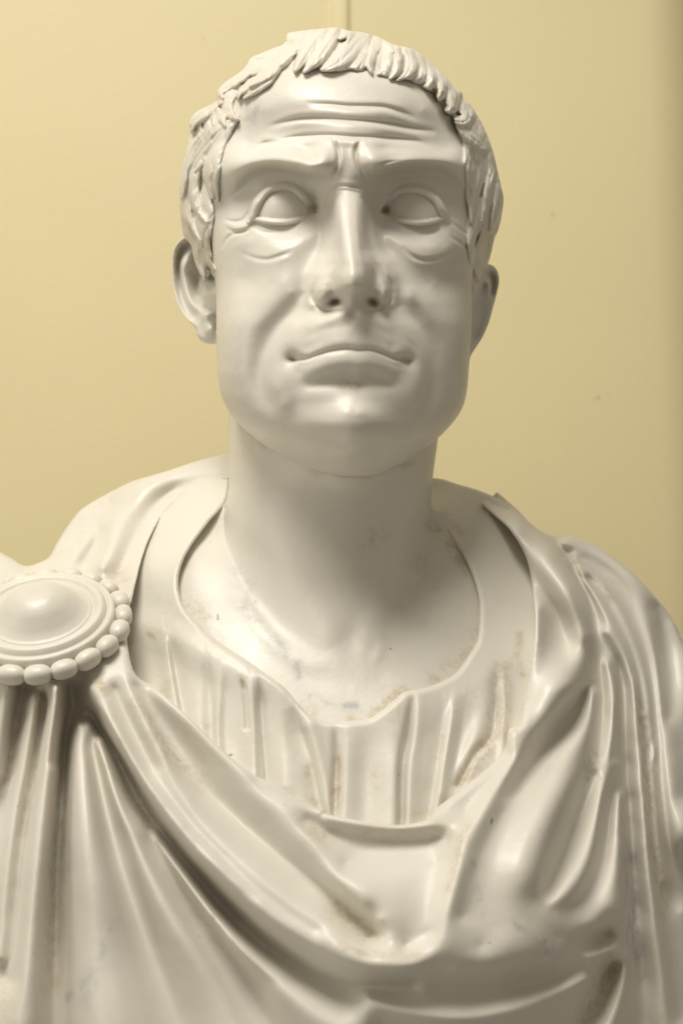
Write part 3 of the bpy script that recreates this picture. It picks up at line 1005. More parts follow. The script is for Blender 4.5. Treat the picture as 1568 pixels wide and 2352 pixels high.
# ---- cloak
cloak = Relief(-340, 1840, 1020, 2460, 2.5, 0.0)
cloak.f = tps([(400, 1560, 60), (300, 1440, 42), (560, 1710, 80), (700, 1830, 92), (830, 1885, 98), (960, 1890, 96), (1080, 1800, 84), (1160, 1680, 64), (1198, 1630, 56),
               (1229, 1379, 25), (1205, 1280, 10), (1179, 1220, -4), (1031, 1110, -55), (993, 1101, -64), (1133, 1143, -60), (1224, 1209, -55), (1314, 1231, -75), (1445, 1310, -75),
               (1541, 1418, -85), (1600, 1500, -95), (1300, 1400, 0), (1400, 1500, -12), (1350, 1700, 35), (1480, 1700, -15), (1400, 2000, 50), (1560, 2000, -10),
               (1450, 2300, 42), (1600, 2300, -10), (1250, 1900, 80), (1300, 2100, 86), (1200, 2250, 100), (1000, 2150, 118), (900, 2350, 118), (800, 2050, 114),
               (600, 2000, 106), (600, 2250, 108), (400, 1900, 92), (300, 2200, 100), (150, 1700, 72), (100, 2000, 88), (50, 2350, 100), (-50, 1700, 55), (-50, 2100, 75),
               (527, 1045, -64), (400, 1090, -66), (250, 1170, -60), (130, 1270, -42), (440, 1130, -42), (330, 1250, -12), (260, 1330, 15), (200, 1400, 36), (60, 1420, 40),
               (-60, 1400, 15), (-60, 1300, -10), (-200, 1420, -22), (-190, 1340, -55), (-220, 1700, 18), (-320, 1500, -75), (-320, 1800, -40), (-320, 2200, -20), (-200, 2100, 45), (1700, 1800, -70), (1800, 2100, -85), (1720, 2350, -40), (1800, 1700, -120)])(cloak.X, cloak.Y)


def off(pts, dx, dy):
    return [(x + dx, y + dy) for x, y in pts]


u_edge = (T5((395, 70), (450, 200), (545, 370), (670, 570), (850, 800), (1050, 1000), (1200, 1130), (1380, 1232))
          + T6((20, 1285), (100, 1320), (200, 1337), (320, 1335), (410, 1308), (475, 1240), (520, 1130), (560, 980), (610, 800), (665, 680), (730, 560), (800, 450), (860, 340), (920, 255), (1050, 145), (1110, 60))
          + T4((1188, 860), (1186, 785), (1163, 685), (1110, 575), (1040, 465), (960, 385), (870, 315)))
REL = [
    # left hanging bunch
    rel(T5((-60, 60), (-90, 500), (-120, 1000)), 0), rel(T5((55, 60), (18, 260), (-15, 480)), 8, 7), rel(T5((105, 60), (75, 250), (30, 520), (-15, 820), (-60, 1200)), -10, -7),
    rel(T5((165, 110), (125, 350), (60, 700), (22, 1000), (5, 1300)), 4, 4, 3), rel(T5((200, 90), (165, 350), (108, 700), (82, 1000), (45, 1400)), -8, -5, -3),
    rel(T5((255, 60), (215, 350), (165, 700), (135, 1000), (110, 1300), (80, 1700)), 11, 11, 10), rel(T5((240, 420), (205, 800), (175, 1200), (140, 1750)), 4, 4),
    rel(T5((310, 60), (285, 480), (255, 850), (242, 1250), (230, 1750)), -24, -24, -20, -16),
    rel(T5((334, 260), (325, 400), (320, 600), (320, 850), (345, 1200), (390, 1750)), -12, -2, 3, 4, 4, 4),
    rel(T5((345, 230), (368, 350), (395, 480), (455, 780), (515, 1020), (570, 1250), (700, 1750)), -10, 2, 7, 9, 9, 8, 8),
    rel(T5((390, 230), (435, 460), (500, 760), (570, 980), (655, 1200), (860, 1750)), -12, -9, -6, -4),
    rel(T5((432, 300), (470, 420), (525, 600), (640, 850), (755, 1050), (875, 1250), (985, 1450), (1120, 1750)), -8, 2, 7, 8, 8, 8, 7, 7),
    rel(T5((600, 640), (700, 800), (830, 990), (960, 1190), (1090, 1400), (1300, 1750)), -11, -9, -6),
    rel(T5((670, 705), (790, 890), (920, 1060), (1080, 1230), (1280, 1420), (1560, 1650)), -14, -1, 4, 5, 5),
    rel(T5((400, 180), (540, 420), (670, 650), (815, 865), (975, 1070), (1140, 1215), (1340, 1330)) + T6((20, 1372), (150, 1405), (300, 1405), (400, 1385)), -22, -24, -22, -16, -13, -10),
    # main swag: overhanging lower edge, rolls and furrows
    rel(u_edge, 4, 8, 8, 8, 10, 10, 9, 7, 8, 10, 10, 6),
    rel(T5((470, 130), (550, 280), (645, 450), (745, 570), (865, 720), (1060, 910), (1260, 1070), (1420, 1165)), 9, 9, 8, 8, 8),
    rel(T5((500, 70), (585, 260), (655, 410), (690, 470)), 3, 2, 4), rel(T5((540, 20), (640, 210), (715, 365), (765, 490), (830, 590), (900, 690), (1060, 850), (1260, 1015), (1400, 1105)) + T6((20, 1140), (100, 1192), (190, 1230), (262, 1215), (286, 1172), (258, 1130), (215, 1095)), 9, 9, 8, 7, 7, 6, 5, 4, 4),
    rel(T5((585, 60), (685, 245), (790, 410), (900, 540), (1010, 640), (1200, 800), (1380, 935)) + T6((10, 1005), (100, 1095), (180, 1165), (230, 1186)), 5, 0, -7, -10, -11, -12, -12, -10, -4),
    rel(T5((680, 100), (800, 222), (950, 372), (1100, 515), (1250, 655), (1390, 780)) + T6((10, 900), (90, 985), (170, 1065)), 5, 5, 5, 4, 3, 3),
    # upper edge of the swag and the hollow beneath it
    rel(T5((1120, 480), (1240, 530), (1380, 610), (1430, 635)) + T6((20, 655), (150, 682), (300, 697), (450, 697), (560, 672), (630, 645)), 2, 3, 4, 4, 3),
    rel(T5((1330, 660), (1420, 710)) + T6((20, 735), (120, 755), (250, 765), (400, 758), (520, 740)), 0, -5, -6, -6, -3),
    rel(T6((60, 860), (200, 880), (400, 870), (500, 850)), -3), rel(T6((330, 1240), (420, 1150), (470, 1000), (530, 830)), 2, 2, 1),
    # strip between tunic and the long edge
    rel(T6((460, 650), (600, 540), (740, 420), (790, 350)), 1), rel(T6((610, 640), (660, 570), (740, 470), (810, 370)), 2, 3),
    # right of the long edge
    rel(T8((670, 272), (642, 328), (588, 402), (532, 468), (482, 532), (450, 585)), 0, -12, -13, -9, -4, 0), rel(T8((650, 380), (580, 490), (505, 600), (440, 715)), 3, 4, 4, 3),
    rel(T8((668, 300), (661, 400), (637, 500), (602, 600), (562, 700), (532, 800), (522, 838)), 4, 6, 6, 5, 4, 2),
    rel(T8((655, 500), (630, 600), (598, 710), (566, 795), (545, 838)), 2, -9, -12, -9, 0), rel(T8((676, 510), (662, 630), (630, 740), (580, 820), (555, 850)), -2, 3, 4, 3),
    rel(T8((700, 225), (722, 290), (728, 350), (720, 430), (701, 520), (682, 620), (666, 725), (640, 795), (600, 848), (560, 870)), 2, 6, 8, 8, 8, 7, 5, 3),
    rel(T8((733, 480), (722, 550), (705, 640), (688, 730), (660, 800), (610, 862)), 3, -4, -5, -4, -1, 2),
    rel(T8((736, 560), (739, 660), (744, 780), (748, 870), (745, 895)), 3, 5, 6, 6, 5),
    rel(T8((718, 910), (695, 925), (665, 940), (635, 950)), -4, -10, -6, 0), rel(T8((744, 920), (727, 950), (692, 972), (645, 985)), 4, 5, 4, 4), rel(T8((700, 900), (640, 918), (570, 930)), 5, 4, 3),
    rel(T8((590, 980), (500, 992), (400, 1002), (310, 1012)), 4, 5, 5, 6), rel(T8((335, 890), (362, 775), (405, 675), (448, 598)), 3, 3, 2, 1), rel(T8((380, 960), (430, 900)), 4, 3),
    rel(T8((660, 1003), (590, 1026), (480, 1052), (350, 1064), (250, 1060)), -2, -7, -8, -9, -9),
    rel(T8((90, 1075), (200, 1115), (330, 1135), (450, 1115), (570, 1070), (660, 1030)), 1, 3, 4, 4, 4, 3), rel(T8((120, 1150), (330, 1180), (500, 1160), (620, 1090)), -4),
    rel(T6((1272, 1290), (1235, 1400), (1150, 1560)), -14, -16), rel(T6((1315, 1230), (1318, 1380), (1270, 1530), (1220, 1650)), 2, 5, 5),
    # gutter at the right, hanging folds of the far shoulder
        rel(T6((1340, 20), (1372, 300), (1400, 700), (1430, 1000), (1465, 1250), (1500, 1568), (1520, 1700)), 6, 6, 6),
    rel(T6((1390, 200), (1420, 600), (1452, 900), (1495, 1200), (1550, 1568)), 0, 0, 1), rel(T6((1425, 300), (1450, 600), (1472, 850), (1490, 960)), 2, 2, 1),
    rel(T6((1455, 330), (1478, 560), (1505, 780), (1550, 925), (1640, 1020)), 0, -3, -6, -6, -5),
    rel(T6((1560, 1050), (1600, 1300), (1640, 1568)), 4),
    # far shoulder
    rel(T4((720, 250), (800, 320), (890, 440), (980, 600), (1050, 730), (1092, 830), (1100, 900)), 0, -5, -8, -8, -6, -1),
    rel(T4((978, 690), (992, 800), (975, 950), (940, 1130)), 3, 3, 2),
    rel(T4((900, 320), (985, 385), (1065, 465), (1133, 570), (1186, 680), (1209, 780), (1222, 870), (1234, 950)) + T8((693, 330), (687, 420), (678, 490)), -3, -8, -12, -14, -14, -13, -12, -10, -8, -7, -2),
    rel(T6((460, 1150), (430, 1190)), 3),
    rel(T4((1130, 545), (1200, 640), (1280, 780), (1335, 910), (1362, 1050), (1380, 1250)), -6, 1, 4, 6), rel(T4((1238, 790), (1284, 900), (1316, 1020), (1322, 1200), (1322, 1300)) + T6((1314, 500), (1335, 900), (1352, 1200), (1370, 1500), (1380, 1700)), -3, -11, -16, -16, -17, -18, -18, -18, -17, -16),
    rel(T4((1160, 575), (1260, 700), (1335, 840), (1385, 990), (1405, 1150)), -9, -3, -1), rel(T4((1110, 500), (1230, 600), (1310, 720), (1370, 860), (1410, 1000), (1435, 1150), (1448, 1350)), -7, -1, 2, 4),
    rel(T4((1130, 500), (1270, 620), (1360, 760), (1425, 910), (1452, 1100), (1470, 1300)), -9, -4, 0, 0),
    rel(T4((1060, 440), (1200, 490), (1320, 580), (1400, 700), (1440, 850), (1465, 1000), (1482, 1200)) + T6((1502, 570), (1533, 770), (1600, 850)), 0, 5, 7, 7, 6, 6, 6), rel(T4((1460, 690), (1482, 850), (1502, 1000), (1510, 1180)), 0, -5, -5, -3, 3),
    rel(T4((1520, 760), (1545, 900), (1560, 1100), (1580, 1500)), 2, 4, 4),
    # near shoulder, behind the brooch
    rel(T3((1190, 160), (950, 245), (790, 340), (660, 450), (605, 550), (575, 650), (520, 730)), 3, 8, 10), rel(T3((1150, 250), (910, 310), (790, 440), (705, 570), (640, 700), (605, 790)), -3, -8, -12),
    rel(T3((555, 490), (520, 560), (475, 650), (430, 710)), 0, -9, -10), rel(T3((490, 540), (440, 610), (390, 690)), 2, 5), rel(T3((600, 350), (480, 470), (390, 600)), 2),
    rel(T3((960, 340), (850, 480), (770, 640), (720, 800)), -1, 0),
]
cloak.fit([], REL, tension=0.10, smooth=5, fade=40)
left_open = T3((1180, 262), (1000, 318), (890, 400), (805, 530), (752, 665), (718, 800), (695, 900), (664, 978))
upper_edge = T5((590, 10), (700, 95), (830, 212), (960, 340), (1100, 458), (1200, 505), (1350, 592), (1420, 625)) + T6((0, 642), (150, 672), (300, 690), (430, 668), (500, 600), (600, 525), (720, 425), (780, 355), (800, 270))
right_open = T4((905, 1180), (925, 1080), (950, 950), (968, 800), (962, 680), (935, 520), (872, 405), (800, 335), (766, 306))
cloak_poly = ([(548, 1050, 10), (546, 1090, 14)] + [(x, y, 14) for x, y in left_open] + [(x, y, 20) for x, y in upper_edge] + [(x, y, 20) for x, y in right_open]
              + [(x, y, 4) for x, y in T4((752, 288), (770, 270))] + [(x, y, 22) for x, y in T4((806, 274), (850, 298), (900, 328), (970, 385), (1035, 418), (1120, 420), (1230, 468), (1350, 560), (1430, 640), (1520, 750), (1568, 855), (1620, 960))]
              + [(1648, 1640, 30), (1712, 1820, 30), (1770, 2100, 30), (1790, 2380, 20), (1770, 2445, 0), (1200, 2445, 0), (600, 2445, 0), (-270, 2445, 0), (-310, 2380, 20), (-310, 2000, 40), (-305, 1650, 40), (-285, 1480, 40), (-220, 1370, 36), (-130, 1295, 30)]
              + [(x, y, 24) for x, y in ((-70, 1266), (-20, 1260), (25, 1282), (60, 1300), (100, 1288))]
              + [(x, y, 34) for x, y in T3((268, 650), (300, 590), (360, 495), (430, 408), (560, 328), (700, 258), (800, 228), (900, 198), (1050, 148), (1200, 112), (1250, 112))])


def soil(r, field, *rows):
    for pth, w, a in rows:
        r.paint([(x, y, a) for x, y in pth], w, field)


soil(tunic, tunic.stain,
     (T6((505, 300), (488, 400)), 5, .5), (T6((210, 470), (220, 510)), 10, .38), (T6((36, 480), (34, 610)), 6, .62), (T6((775, 230), (735, 300), (680, 380), (600, 490)), 12, .55), (T6((340, 640), (440, 640)), 9, .4),
     (T5((1355, 430), (1375, 540), (1390, 600)), 7, .6), (T5((870, 250), (910, 262)), 10, .4), (T5((1492, 400), (1490, 540), (1480, 630)), 6, .6), (T4((840, 940), (850, 1180), (862, 1300)), 8, .52), (T4((815, 960), (790, 1240), (700, 1370)), 12, .5),
     (T3((790, 1065), (815, 1085)), 4, .55), (T3((1275, 1300), (1290, 1350)), 4, .5), (T4((905, 820), (900, 900), (912, 980)), 6, .55), (T4((600, 340), (660, 400)), 8, .4), (T3((980, 690), (960, 760)), 6, .3),
     (T3((860, 1290), (880, 1400)), 10, .35), (T6((830, -40), (770, 10)), 10, .3))
soil(cloak, cloak.stain,
     (T5((600, 150), (690, 280), (790, 410), (900, 510)), 11, .5), (T5((1500, 1085), (1540, 1130)), 12, .5), (T6((40, 1060), (110, 1130), (190, 1185)), 14, .6), (T5((430, 40), (462, 120)), 7, .66),
     (T5((100, 70), (75, 250), (30, 500)), 9, .46), (T5((190, 100), (160, 350), (100, 720)), 9, .46), (T5((285, 150), (270, 600), (240, 1000), (235, 1400)), 14, .44), (T5((400, 180), (450, 330), (560, 520), (700, 760)), 12, .44),
     (T5((1330, 680), (1420, 735)), 13, .45), (T6((0, 725), (300, 748), (520, 720)), 14, .3), (T6((610, 700), (570, 860), (530, 970)), 8, .5), (T6((1375, 150), (1400, 330), (1425, 650), (1490, 1070)), 9, .52),
     (T6((1160, 400), (1150, 480)), 6, .5), (T6((1190, 1200), (1250, 1180)), 10, .4), (T6((1260, 1300), (1190, 1450), (1140, 1560)), 18, .6), (T6((20, 1225), (200, 1262), (420, 1270)), 8, .42), (T5((1440, 1205), (1520, 1230)), 9, .4),
     (T4((1120, 530), (1200, 590), (1270, 670)), 8, .5), (T4((1215, 1300), (1200, 1380)), 7, .5), (T4((1400, 1100), (1420, 1250)), 8, .45), (T3((640, 770), (610, 740)), 10, .45), (T5((0, 1270), (20, 1400), (40, 1568)), 10, .4),
     (T3((1190, 210), (1200, 240)), 8, .5))
soil(cloak, cloak.vein,
     (T6((645, 860), (670, 1000), (690, 1090)), 5, .42), (T6((760, 1090), (830, 1130), (885, 1165)), 5, .42), (T6((940, 1195), (975, 1215), (985, 1260)), 9, .5), (T5((490, 1120), (470, 1200), (400, 1350), (300, 1450)), 8, .34),
     (T5((470, 1150), (380, 1480)), 12, .22), (T6((1325, 800), (1345, 1100), (1360, 1350)), 12, .5), (T4((1240, 780), (1290, 900), (1330, 1050)), 8, .2), (T5((290, 750), (300, 880)), 8, .25))
# ---- ears
def ear_relief(pts, box, base):
    e = Relief(*box, 1.5, YAW)
    e.f = base(e.X, e.Y)
    return e


earl = Relief(380, 520, 520, 810, 1.5, YAW)
earl.f = tps([(396, 640, -22), (400, 560, -20), (420, 720, -18), (455, 785, -10), (490, 785, -2), (495, 700, 4), (490, 600, 0), (440, 640, -16), (450, 740, -10)])(earl.X, earl.Y)
hel = TC((330, 560), (240, 590), (165, 680), (120, 830), (110, 1020), (125, 1200), (175, 1400), (250, 1560), (340, 1680))
earl.fit([], [rel(hel, 4), rel(TC((310, 640), (225, 680), (172, 780), (156, 900), (160, 1080), (190, 1280), (250, 1450), (335, 1610)), -4, -3.5, -2.5, -2),
              rel(TC((330, 720), (250, 800), (210, 920), (230, 1100), (280, 1300), (350, 1450), (450, 1530), (560, 1560)), -1, 3, 3, 4, 4),
              rel(TC((380, 800), (360, 920), (330, 1000)), -4), rel(TC((480, 1040), (430, 1130), (420, 1230), (450, 1330)), -9, -12, -8),
              rel(TC((560, 1080), (500, 1220), (490, 1340), (560, 1440)), 4, 5, 3), rel(TC((520, 1500), (590, 1530)), -1), rel(TC((440, 1700), (520, 1800), (600, 1760)), 4),
              rel(TC((620, 1600), (640, 1800), (650, 1900)), -2)], tension=.15, smooth=3)
earl_poly = [(x, y, 12) for x, y in TC((400, 470), (250, 535), (165, 605), (110, 705), (86, 850), (86, 1050), (110, 1250), (160, 1430), (250, 1595), (385, 1750), (415, 1850), (470, 1925), (560, 1962), (640, 1962))] + \
            [(x, y, 0) for x, y in TC((740, 1940), (760, 1600), (760, 1100), (700, 700))]
earr = Relief(1040, 1170, 570, 870, 1.5, YAW)
earr.f = tps([(1142, 650, -26), (1135, 610, -24), (1120, 740, -18), (1085, 820, -8), (1072, 840, -4), (1080, 700, -4), (1090, 620, -8), (1110, 680, -18)])(earr.X, earr.Y)
earr.fit([], [rel(TD((560, 930), (640, 970), (685, 1040), (695, 1140), (670, 1280), (620, 1470), (560, 1680), (480, 1860)), 4),
              rel(TD((600, 1040), (650, 1080), (665, 1180), (640, 1290)), -3.5, -4, -2), rel(TD((560, 1080), (610, 1180), (600, 1320)), 1, 1.5), rel(TD((520, 1180), (480, 1290)), -5), rel(TD((500, 1100), (450, 1230), (400, 1330)), 3),
              rel(TD((440, 1420), (420, 1550), (380, 1640)), -8, -7), rel(TD((520, 1450), (490, 1650), (420, 1850)), -4, -3)], tension=.15, smooth=3)
earr_poly = [(x, y, 10) for x, y in TD((500, 870), (565, 898), (650, 938), (700, 1010), (718, 1130), (690, 1280), (640, 1470), (582, 1680), (500, 1870), (405, 2020), (345, 2120), (300, 2270))] + \
            [(x, y, 0) for x, y in TD((220, 2280), (220, 1800), (230, 1300), (330, 900))]

# ---- hair: one carved mass with cut locks
hair_r = Relief(396, 1180, 50, 680, 1.5, YAW)
hair_r.f = tps([(800, 162, 83.5), (700, 166, 81.5), (620, 195, 78), (560, 262, 70), (540, 330, 67), (522, 430, 58), (505, 540, 47), (497, 640, 28),
                (880, 170, 81.5), (960, 196, 74), (1010, 240, 67.5), (1050, 310, 62), (1066, 400, 56), (1076, 480, 51), (1082, 560, 41), (1080, 640, 24),
                (780, 112, 73), (680, 122, 66), (590, 185, 60), (900, 118, 70), (990, 170, 62),
                (760, 68, 48), (660, 84, 42), (560, 145, 34), (500, 200, 32), (440, 300, 24), (418, 400, 16), (412, 480, 8), (415, 560, 0),
                (880, 90, 44), (1000, 150, 36), (1070, 230, 30), (1120, 330, 22), (1150, 430, 13), (1155, 500, 6), (1135, 580, -5),
                (490, 290, 50), (465, 400, 40), (455, 500, 30), (460, 600, 14), (1020, 200, 56), (1092, 330, 44), (1110, 430, 37), (1115, 520, 27), (1105, 600, 10), (470, 660, 8)])(hair_r.X, hair_r.Y)
# keep the mass a little proud of the temples and forehead
fl_, fr_ = spl(hair_r.Y, FY, FL), spl(hair_r.Y, FY, FR)
skin_f = np.where((hair_r.X > fl_ + 4) & (hair_r.X < fr_ - 4), face.at(hair_r.X, hair_r.Y), -80)
hair_0 = smax(hair_r.f, skin_f + 0.4, 2.0)
hair_r.f = hair_0 - 1.7
gy, gx = np.gradient(hair_0, hair_r.step * S_MM)
tilt = np.clip(np.sqrt(1 + gx * gx + gy * gy), 1, 2.6)          # the mass leans away from the viewer: locks rise square to its own surface
lg = np.random.default_rng(5)


def lock(pts, w, h):
    """a rounded, tapering lock with a few strand lines, melted into its neighbours"""
    R = w / S_MM
    r = hair_r.near(pts, R * 1.2)
    if r is None:
        return
    sl, d, idx, qc, side = r
    s_ = idx / max(1, len(qc) - 1)
    rad = R * np.minimum(1, 0.55 + 1.3 * s_) * np.where(s_ > 0.45, 1 - 0.68 * ((s_ - 0.45) / 0.55)**1.8, 1)
    x = np.where(side == 0, 1, side) * d / rad
    pk = lg.uniform(-0.3, 0.3)
    xx = np.where(x < pk, (x - pk) / (1 + pk), (x - pk) / (1 - pk))
    prof = np.sqrt(np.maximum(0, 1 - xx * xx))
    n_ = lg.uniform(1.2, 2.2)
    cutl = 1 - 0.16 * np.maximum(0, 1 - np.abs(np.sin(math.pi * (x * n_ * 0.5 + lg.uniform(0, 1)))) * 2.2) * (1 - s_ * 0.3)
    hh = h * (0.5 + 0.5 * np.sin(np.clip(s_ / 0.8, 0, 1) * math.pi / 2))
    c = hair_0[sl] - 1.2 + tilt[sl] * (hh * prof * cutl)
    c = np.where(np.abs(xx) < 1, c, -1e3)
    hair_r.f[sl] = np.where(c > -500, smax(hair_r.f[sl], c, 1.2), hair_r.f[sl])


def lk(T, pts, w, h, st=3, lift=0.0):
    LOCKS.append((T(*pts), w, h))


LOCKS = []
# fringe over the forehead
for pts, w, h in [
    (((610, 70), (550, 130), (500, 195), (450, 252)), 5.6, 8), (((700, 55), (645, 115), (605, 175), (572, 232)), 5.2, 8), (((750, 70), (705, 130), (665, 185), (612, 238)), 5.4, 9),
    (((860, 85), (815, 140), (765, 190), (690, 232)), 7.6, 9.5), (((885, 95), (872, 160), (835, 212), (765, 240)), 5.6, 9), (((915, 105), (905, 160), (896, 205), (908, 243)), 3.6, 8),
    (((975, 120), (980, 180), (965, 232), (930, 262)), 5.6, 9), (((1010, 135), (1024, 185), (1012, 238), (985, 270)), 4.2, 8), (((1075, 150), (1088, 210), (1066, 258), (1018, 282)), 5.6, 9),
    (((1110, 165), (1130, 225), (1118, 270), (1062, 298)), 4.4, 9), (((1150, 195), (1170, 255), (1158, 300), (1118, 312)), 4.4, 9), (((1200, 235), (1226, 285), (1216, 335), (1188, 368)), 4.4, 8.5),
    (((1235, 270), (1268, 335), (1258, 395), (1226, 418)), 6.0, 8), (((1295, 350), (1330, 425), (1310, 455), (1258, 450)), 5.6, 8),
    (((1330, 440), (1390, 520), (1405, 575), (1330, 520), (1285, 478)), 5.6, 7), (((520, 160), (480, 215), (430, 262), (370, 300)), 4.8, 8), (((500, 210), (450, 262), (390, 320), (345, 352)), 4.6, 8),
    (((420, 175), (375, 215), (330, 262), (300, 300)), 4.4, 7.5), (((330, 240), (285, 275), (240, 325), (248, 352)), 5.2, 9.5), (((440, 250), (385, 290), (330, 330), (320, 352)), 3.6, 7),
    (((300, 330), (270, 380), (285, 430), (318, 452)), 4.0, 7), (((240, 350), (190, 385), (125, 450), (112, 490)), 6.6, 10), (((280, 400), (250, 440), (262, 480)), 3.4, 7),
    (((300, 455), (215, 520), (140, 610), (95, 700)), 5.6, 7.5), (((285, 480), (225, 580), (188, 680), (205, 790)), 4.8, 6.5), (((170, 510), (120, 580), (82, 680), (72, 790)), 5.0, 8),
    (((250, 540), (225, 640), (215, 720), (232, 810)), 3.4, 5), (((150, 640), (120, 740), (140, 840), (178, 900)), 4.2, 6.5), (((100, 700), (78, 800), (98, 900), (150, 985)), 4.6, 7),
    (((195, 700), (175, 790), (200, 880), (190, 960)), 3.6, 5.5), (((80, 800), (75, 880), (100, 960), (140, 1030)), 4.4, 7),
]:
    lk(T1, pts, w, h, 3)
for pts, w, h in [  # right side and both sideburns
    (((1330, 530), (1340, 640), (1325, 740), (1335, 830)), 3.6, 5), (((1385, 560), (1380, 680), (1352, 790), (1345, 900)), 4.4, 6.5), (((1420, 560), (1440, 680), (1420, 790), (1395, 900)), 4.8, 7.5),
    (((1450, 640), (1470, 740), (1455, 850), (1430, 940)), 4.6, 8), (((1300, 470), (1330, 560), (1310, 640), (1300, 700)), 3.4, 5), (((1460, 800), (1462, 880), (1440, 980), (1425, 1060)), 4.0, 7),
    (((1380, 800), (1372, 900), (1340, 980), (1350, 1060)), 3.8, 6), (((1420, 850), (1410, 950), (1385, 1030), (1390, 1100)), 4.0, 6.5), (((1345, 860), (1330, 940), (1335, 1020), (1345, 1080)), 3.2, 5),
    (((1440, 600), (1470, 680), (1482, 780), (1470, 850)), 4.0, 8), (((1400, 960), (1378, 1040), (1372, 1110), (1392, 1170)), 3.6, 6),
]:
    lk(T1, pts, w, h, 3)
for pts, w, h in [
    (((240, 100), (260, 280), (380, 480), (440, 640)), 3.6, 6), (((210, 300), (260, 440), (360, 620), (430, 900)), 4.0, 6.5), (((420, 100), (420, 300), (440, 480), (470, 680)), 3.2, 5.5),
    (((600, 200), (540, 320), (480, 440), (470, 600)), 3.2, 5.5), (((640, 320), (560, 470), (540, 620), (600, 800)), 3.6, 5.5), (((480, 560), (490, 720), (570, 870), (650, 980)), 3.2, 5),
    (((300, 560), (340, 700), (400, 900), (520, 1120)), 3.2, 6.5), (((450, 640), (470, 800), (500, 960), (520, 1060)), 3.0, 5), (((330, 420), (400, 580), (450, 700)), 2.6, 5),
]:
    lk(TC, pts, w, h, 3)

hair_mid = [(425, 560), (430, 430), (455, 320), (520, 215), (590, 150), (680, 95), (780, 84), (890, 100), (985, 150), (1055, 230), (1105, 330), (1132, 430), (1135, 520), (1118, 590)]
hm = curve(hair_mid, 4)
for k in range(90):
    p0 = hm[int((k + lg.uniform(0, 1)) / 90 * (len(hm) - 1))] + lg.uniform(-16, 16, 2)
    if p0[1] < 240 and p0[0] < 700:
        d = np.array([-0.75, 0.66])
    elif p0[1] < 300 and p0[0] > 880:
        d = np.array([0.30, 0.95])
    elif p0[1] < 240:
        d = np.array([-0.45, 0.89])
    else:
        d = np.array([-0.12 if p0[0] < 784 else 0.02, 1.0])
    L_ = lg.uniform(45, 80)
    nrm = np.array([-d[1], d[0]]) * lg.uniform(-.3, .3) * L_
    LOCKS.insert(0, ([tuple(p0 - d * L_ * .5), tuple(p0 + nrm * .5), tuple(p0 + d * L_ * .5 - nrm * .2)], lg.uniform(2.6, 4.0), lg.uniform(4.0, 6.0)))
for pts_, w_, h_ in LOCKS:
    lock(pts_, w_ * 0.92, h_ * lg.uniform(0.45, 0.72))
for _ in range(2):
    p_ = np.pad(hair_r.f, 1, mode='edge')
    hair_r.f = 0.5 * hair_r.f + 0.125 * (p_[1:-1, 2:] + p_[1:-1, :-2] + p_[2:, 1:-1] + p_[:-2, 1:-1])
# chisel lines along the fall of the hair
g = np.random.default_rng(21)
hair_out = T7((98, 960), (90, 900), (84, 820), (88, 740), (98, 680), (112, 620), (122, 570), (132, 520), (126, 492), (150, 450), (200, 420), (246, 392), (250, 350), (290, 308), (350, 268), (376, 240), (396, 208), (440, 188), (500, 163), (545, 144),
              (552, 106), (572, 96), (640, 87), (720, 79), (760, 76), (830, 91), (880, 97), (950, 117), (1010, 148), (1080, 164), (1130, 189), (1190, 238), (1240, 288), (1280, 338), (1312, 358), (1318, 386), (1348, 410), (1392, 480), (1424, 550),
              (1448, 620), (1464, 690), (1478, 750), (1492, 820), (1483, 900), (1468, 960)) + TD((660, 560), (615, 750), (570, 905))
hair_in = TD((500, 1060), (440, 1180), (370, 1290), (345, 1180), (335, 1000), (300, 800), (285, 600), (278, 400)) + T7((1322, 800), (1326, 700), (1304, 610), (1290, 520), (1268, 472), (1238, 430), (1200, 384), (1150, 336), (1100, 314), (1020, 304), (980, 296), (930, 284), (860, 268), (760, 265), (650, 272), (600, 280),
             (540, 302), (480, 342), (420, 390), (370, 432), (345, 475), (332, 520), (312, 580), (296, 650), (284, 720), (272, 790), (256, 850), (240, 905)) + TC((640, 420), (600, 560), (612, 700), (640, 850), (690, 1000), (692, 1115), (630, 1090), (540, 960), (530, 1130), (470, 1080), (400, 900), (320, 650), (250, 560))
ho, hi = curve(hair_out, 4), curve(hair_in[8:-12][::-1], 4)
for k in range(330):
    u = g.uniform(0, 1)
    a, b = ho[int(u * (len(ho) - 1))], hi[int(u * (len(hi) - 1))]
    v = g.uniform(0.0, 1.0)
    p0 = a * (1 - v) + b * v
    if p0[1] < 230 and p0[0] < 700:
        d = np.array([-0.75, 0.66])
    elif p0[1] < 300 and p0[0] > 880:
        d = np.array([0.30, 0.95])
    elif p0[1] < 230:
        d = np.array([-0.45, 0.89])
    else:
        d = np.array([-0.18 if p0[0] < 784 else 0.02, 1.0])
    ang = g.uniform(-0.35, 0.35)
    d = np.array([d[0] * math.cos(ang) - d[1] * math.sin(ang), d[0] * math.sin(ang) + d[1] * math.cos(ang)])
    L_ = g.uniform(18, 44)
    nrm = np.array([-d[1], d[0]]) * g.uniform(-.25, .25) * L_
    am = g.choice([-1, -1, 1]) * g.uniform(0.2, 0.5)
    am *= float(hair_r.at(p0[0], p0[1], tilt))
    hair_r.stroke([(*(p0 - d * L_ / 2), 0), (*(p0 + nrm * .5), am), (*(p0 + d * L_ / 2), 0)], g.uniform(2.0, 3.6))
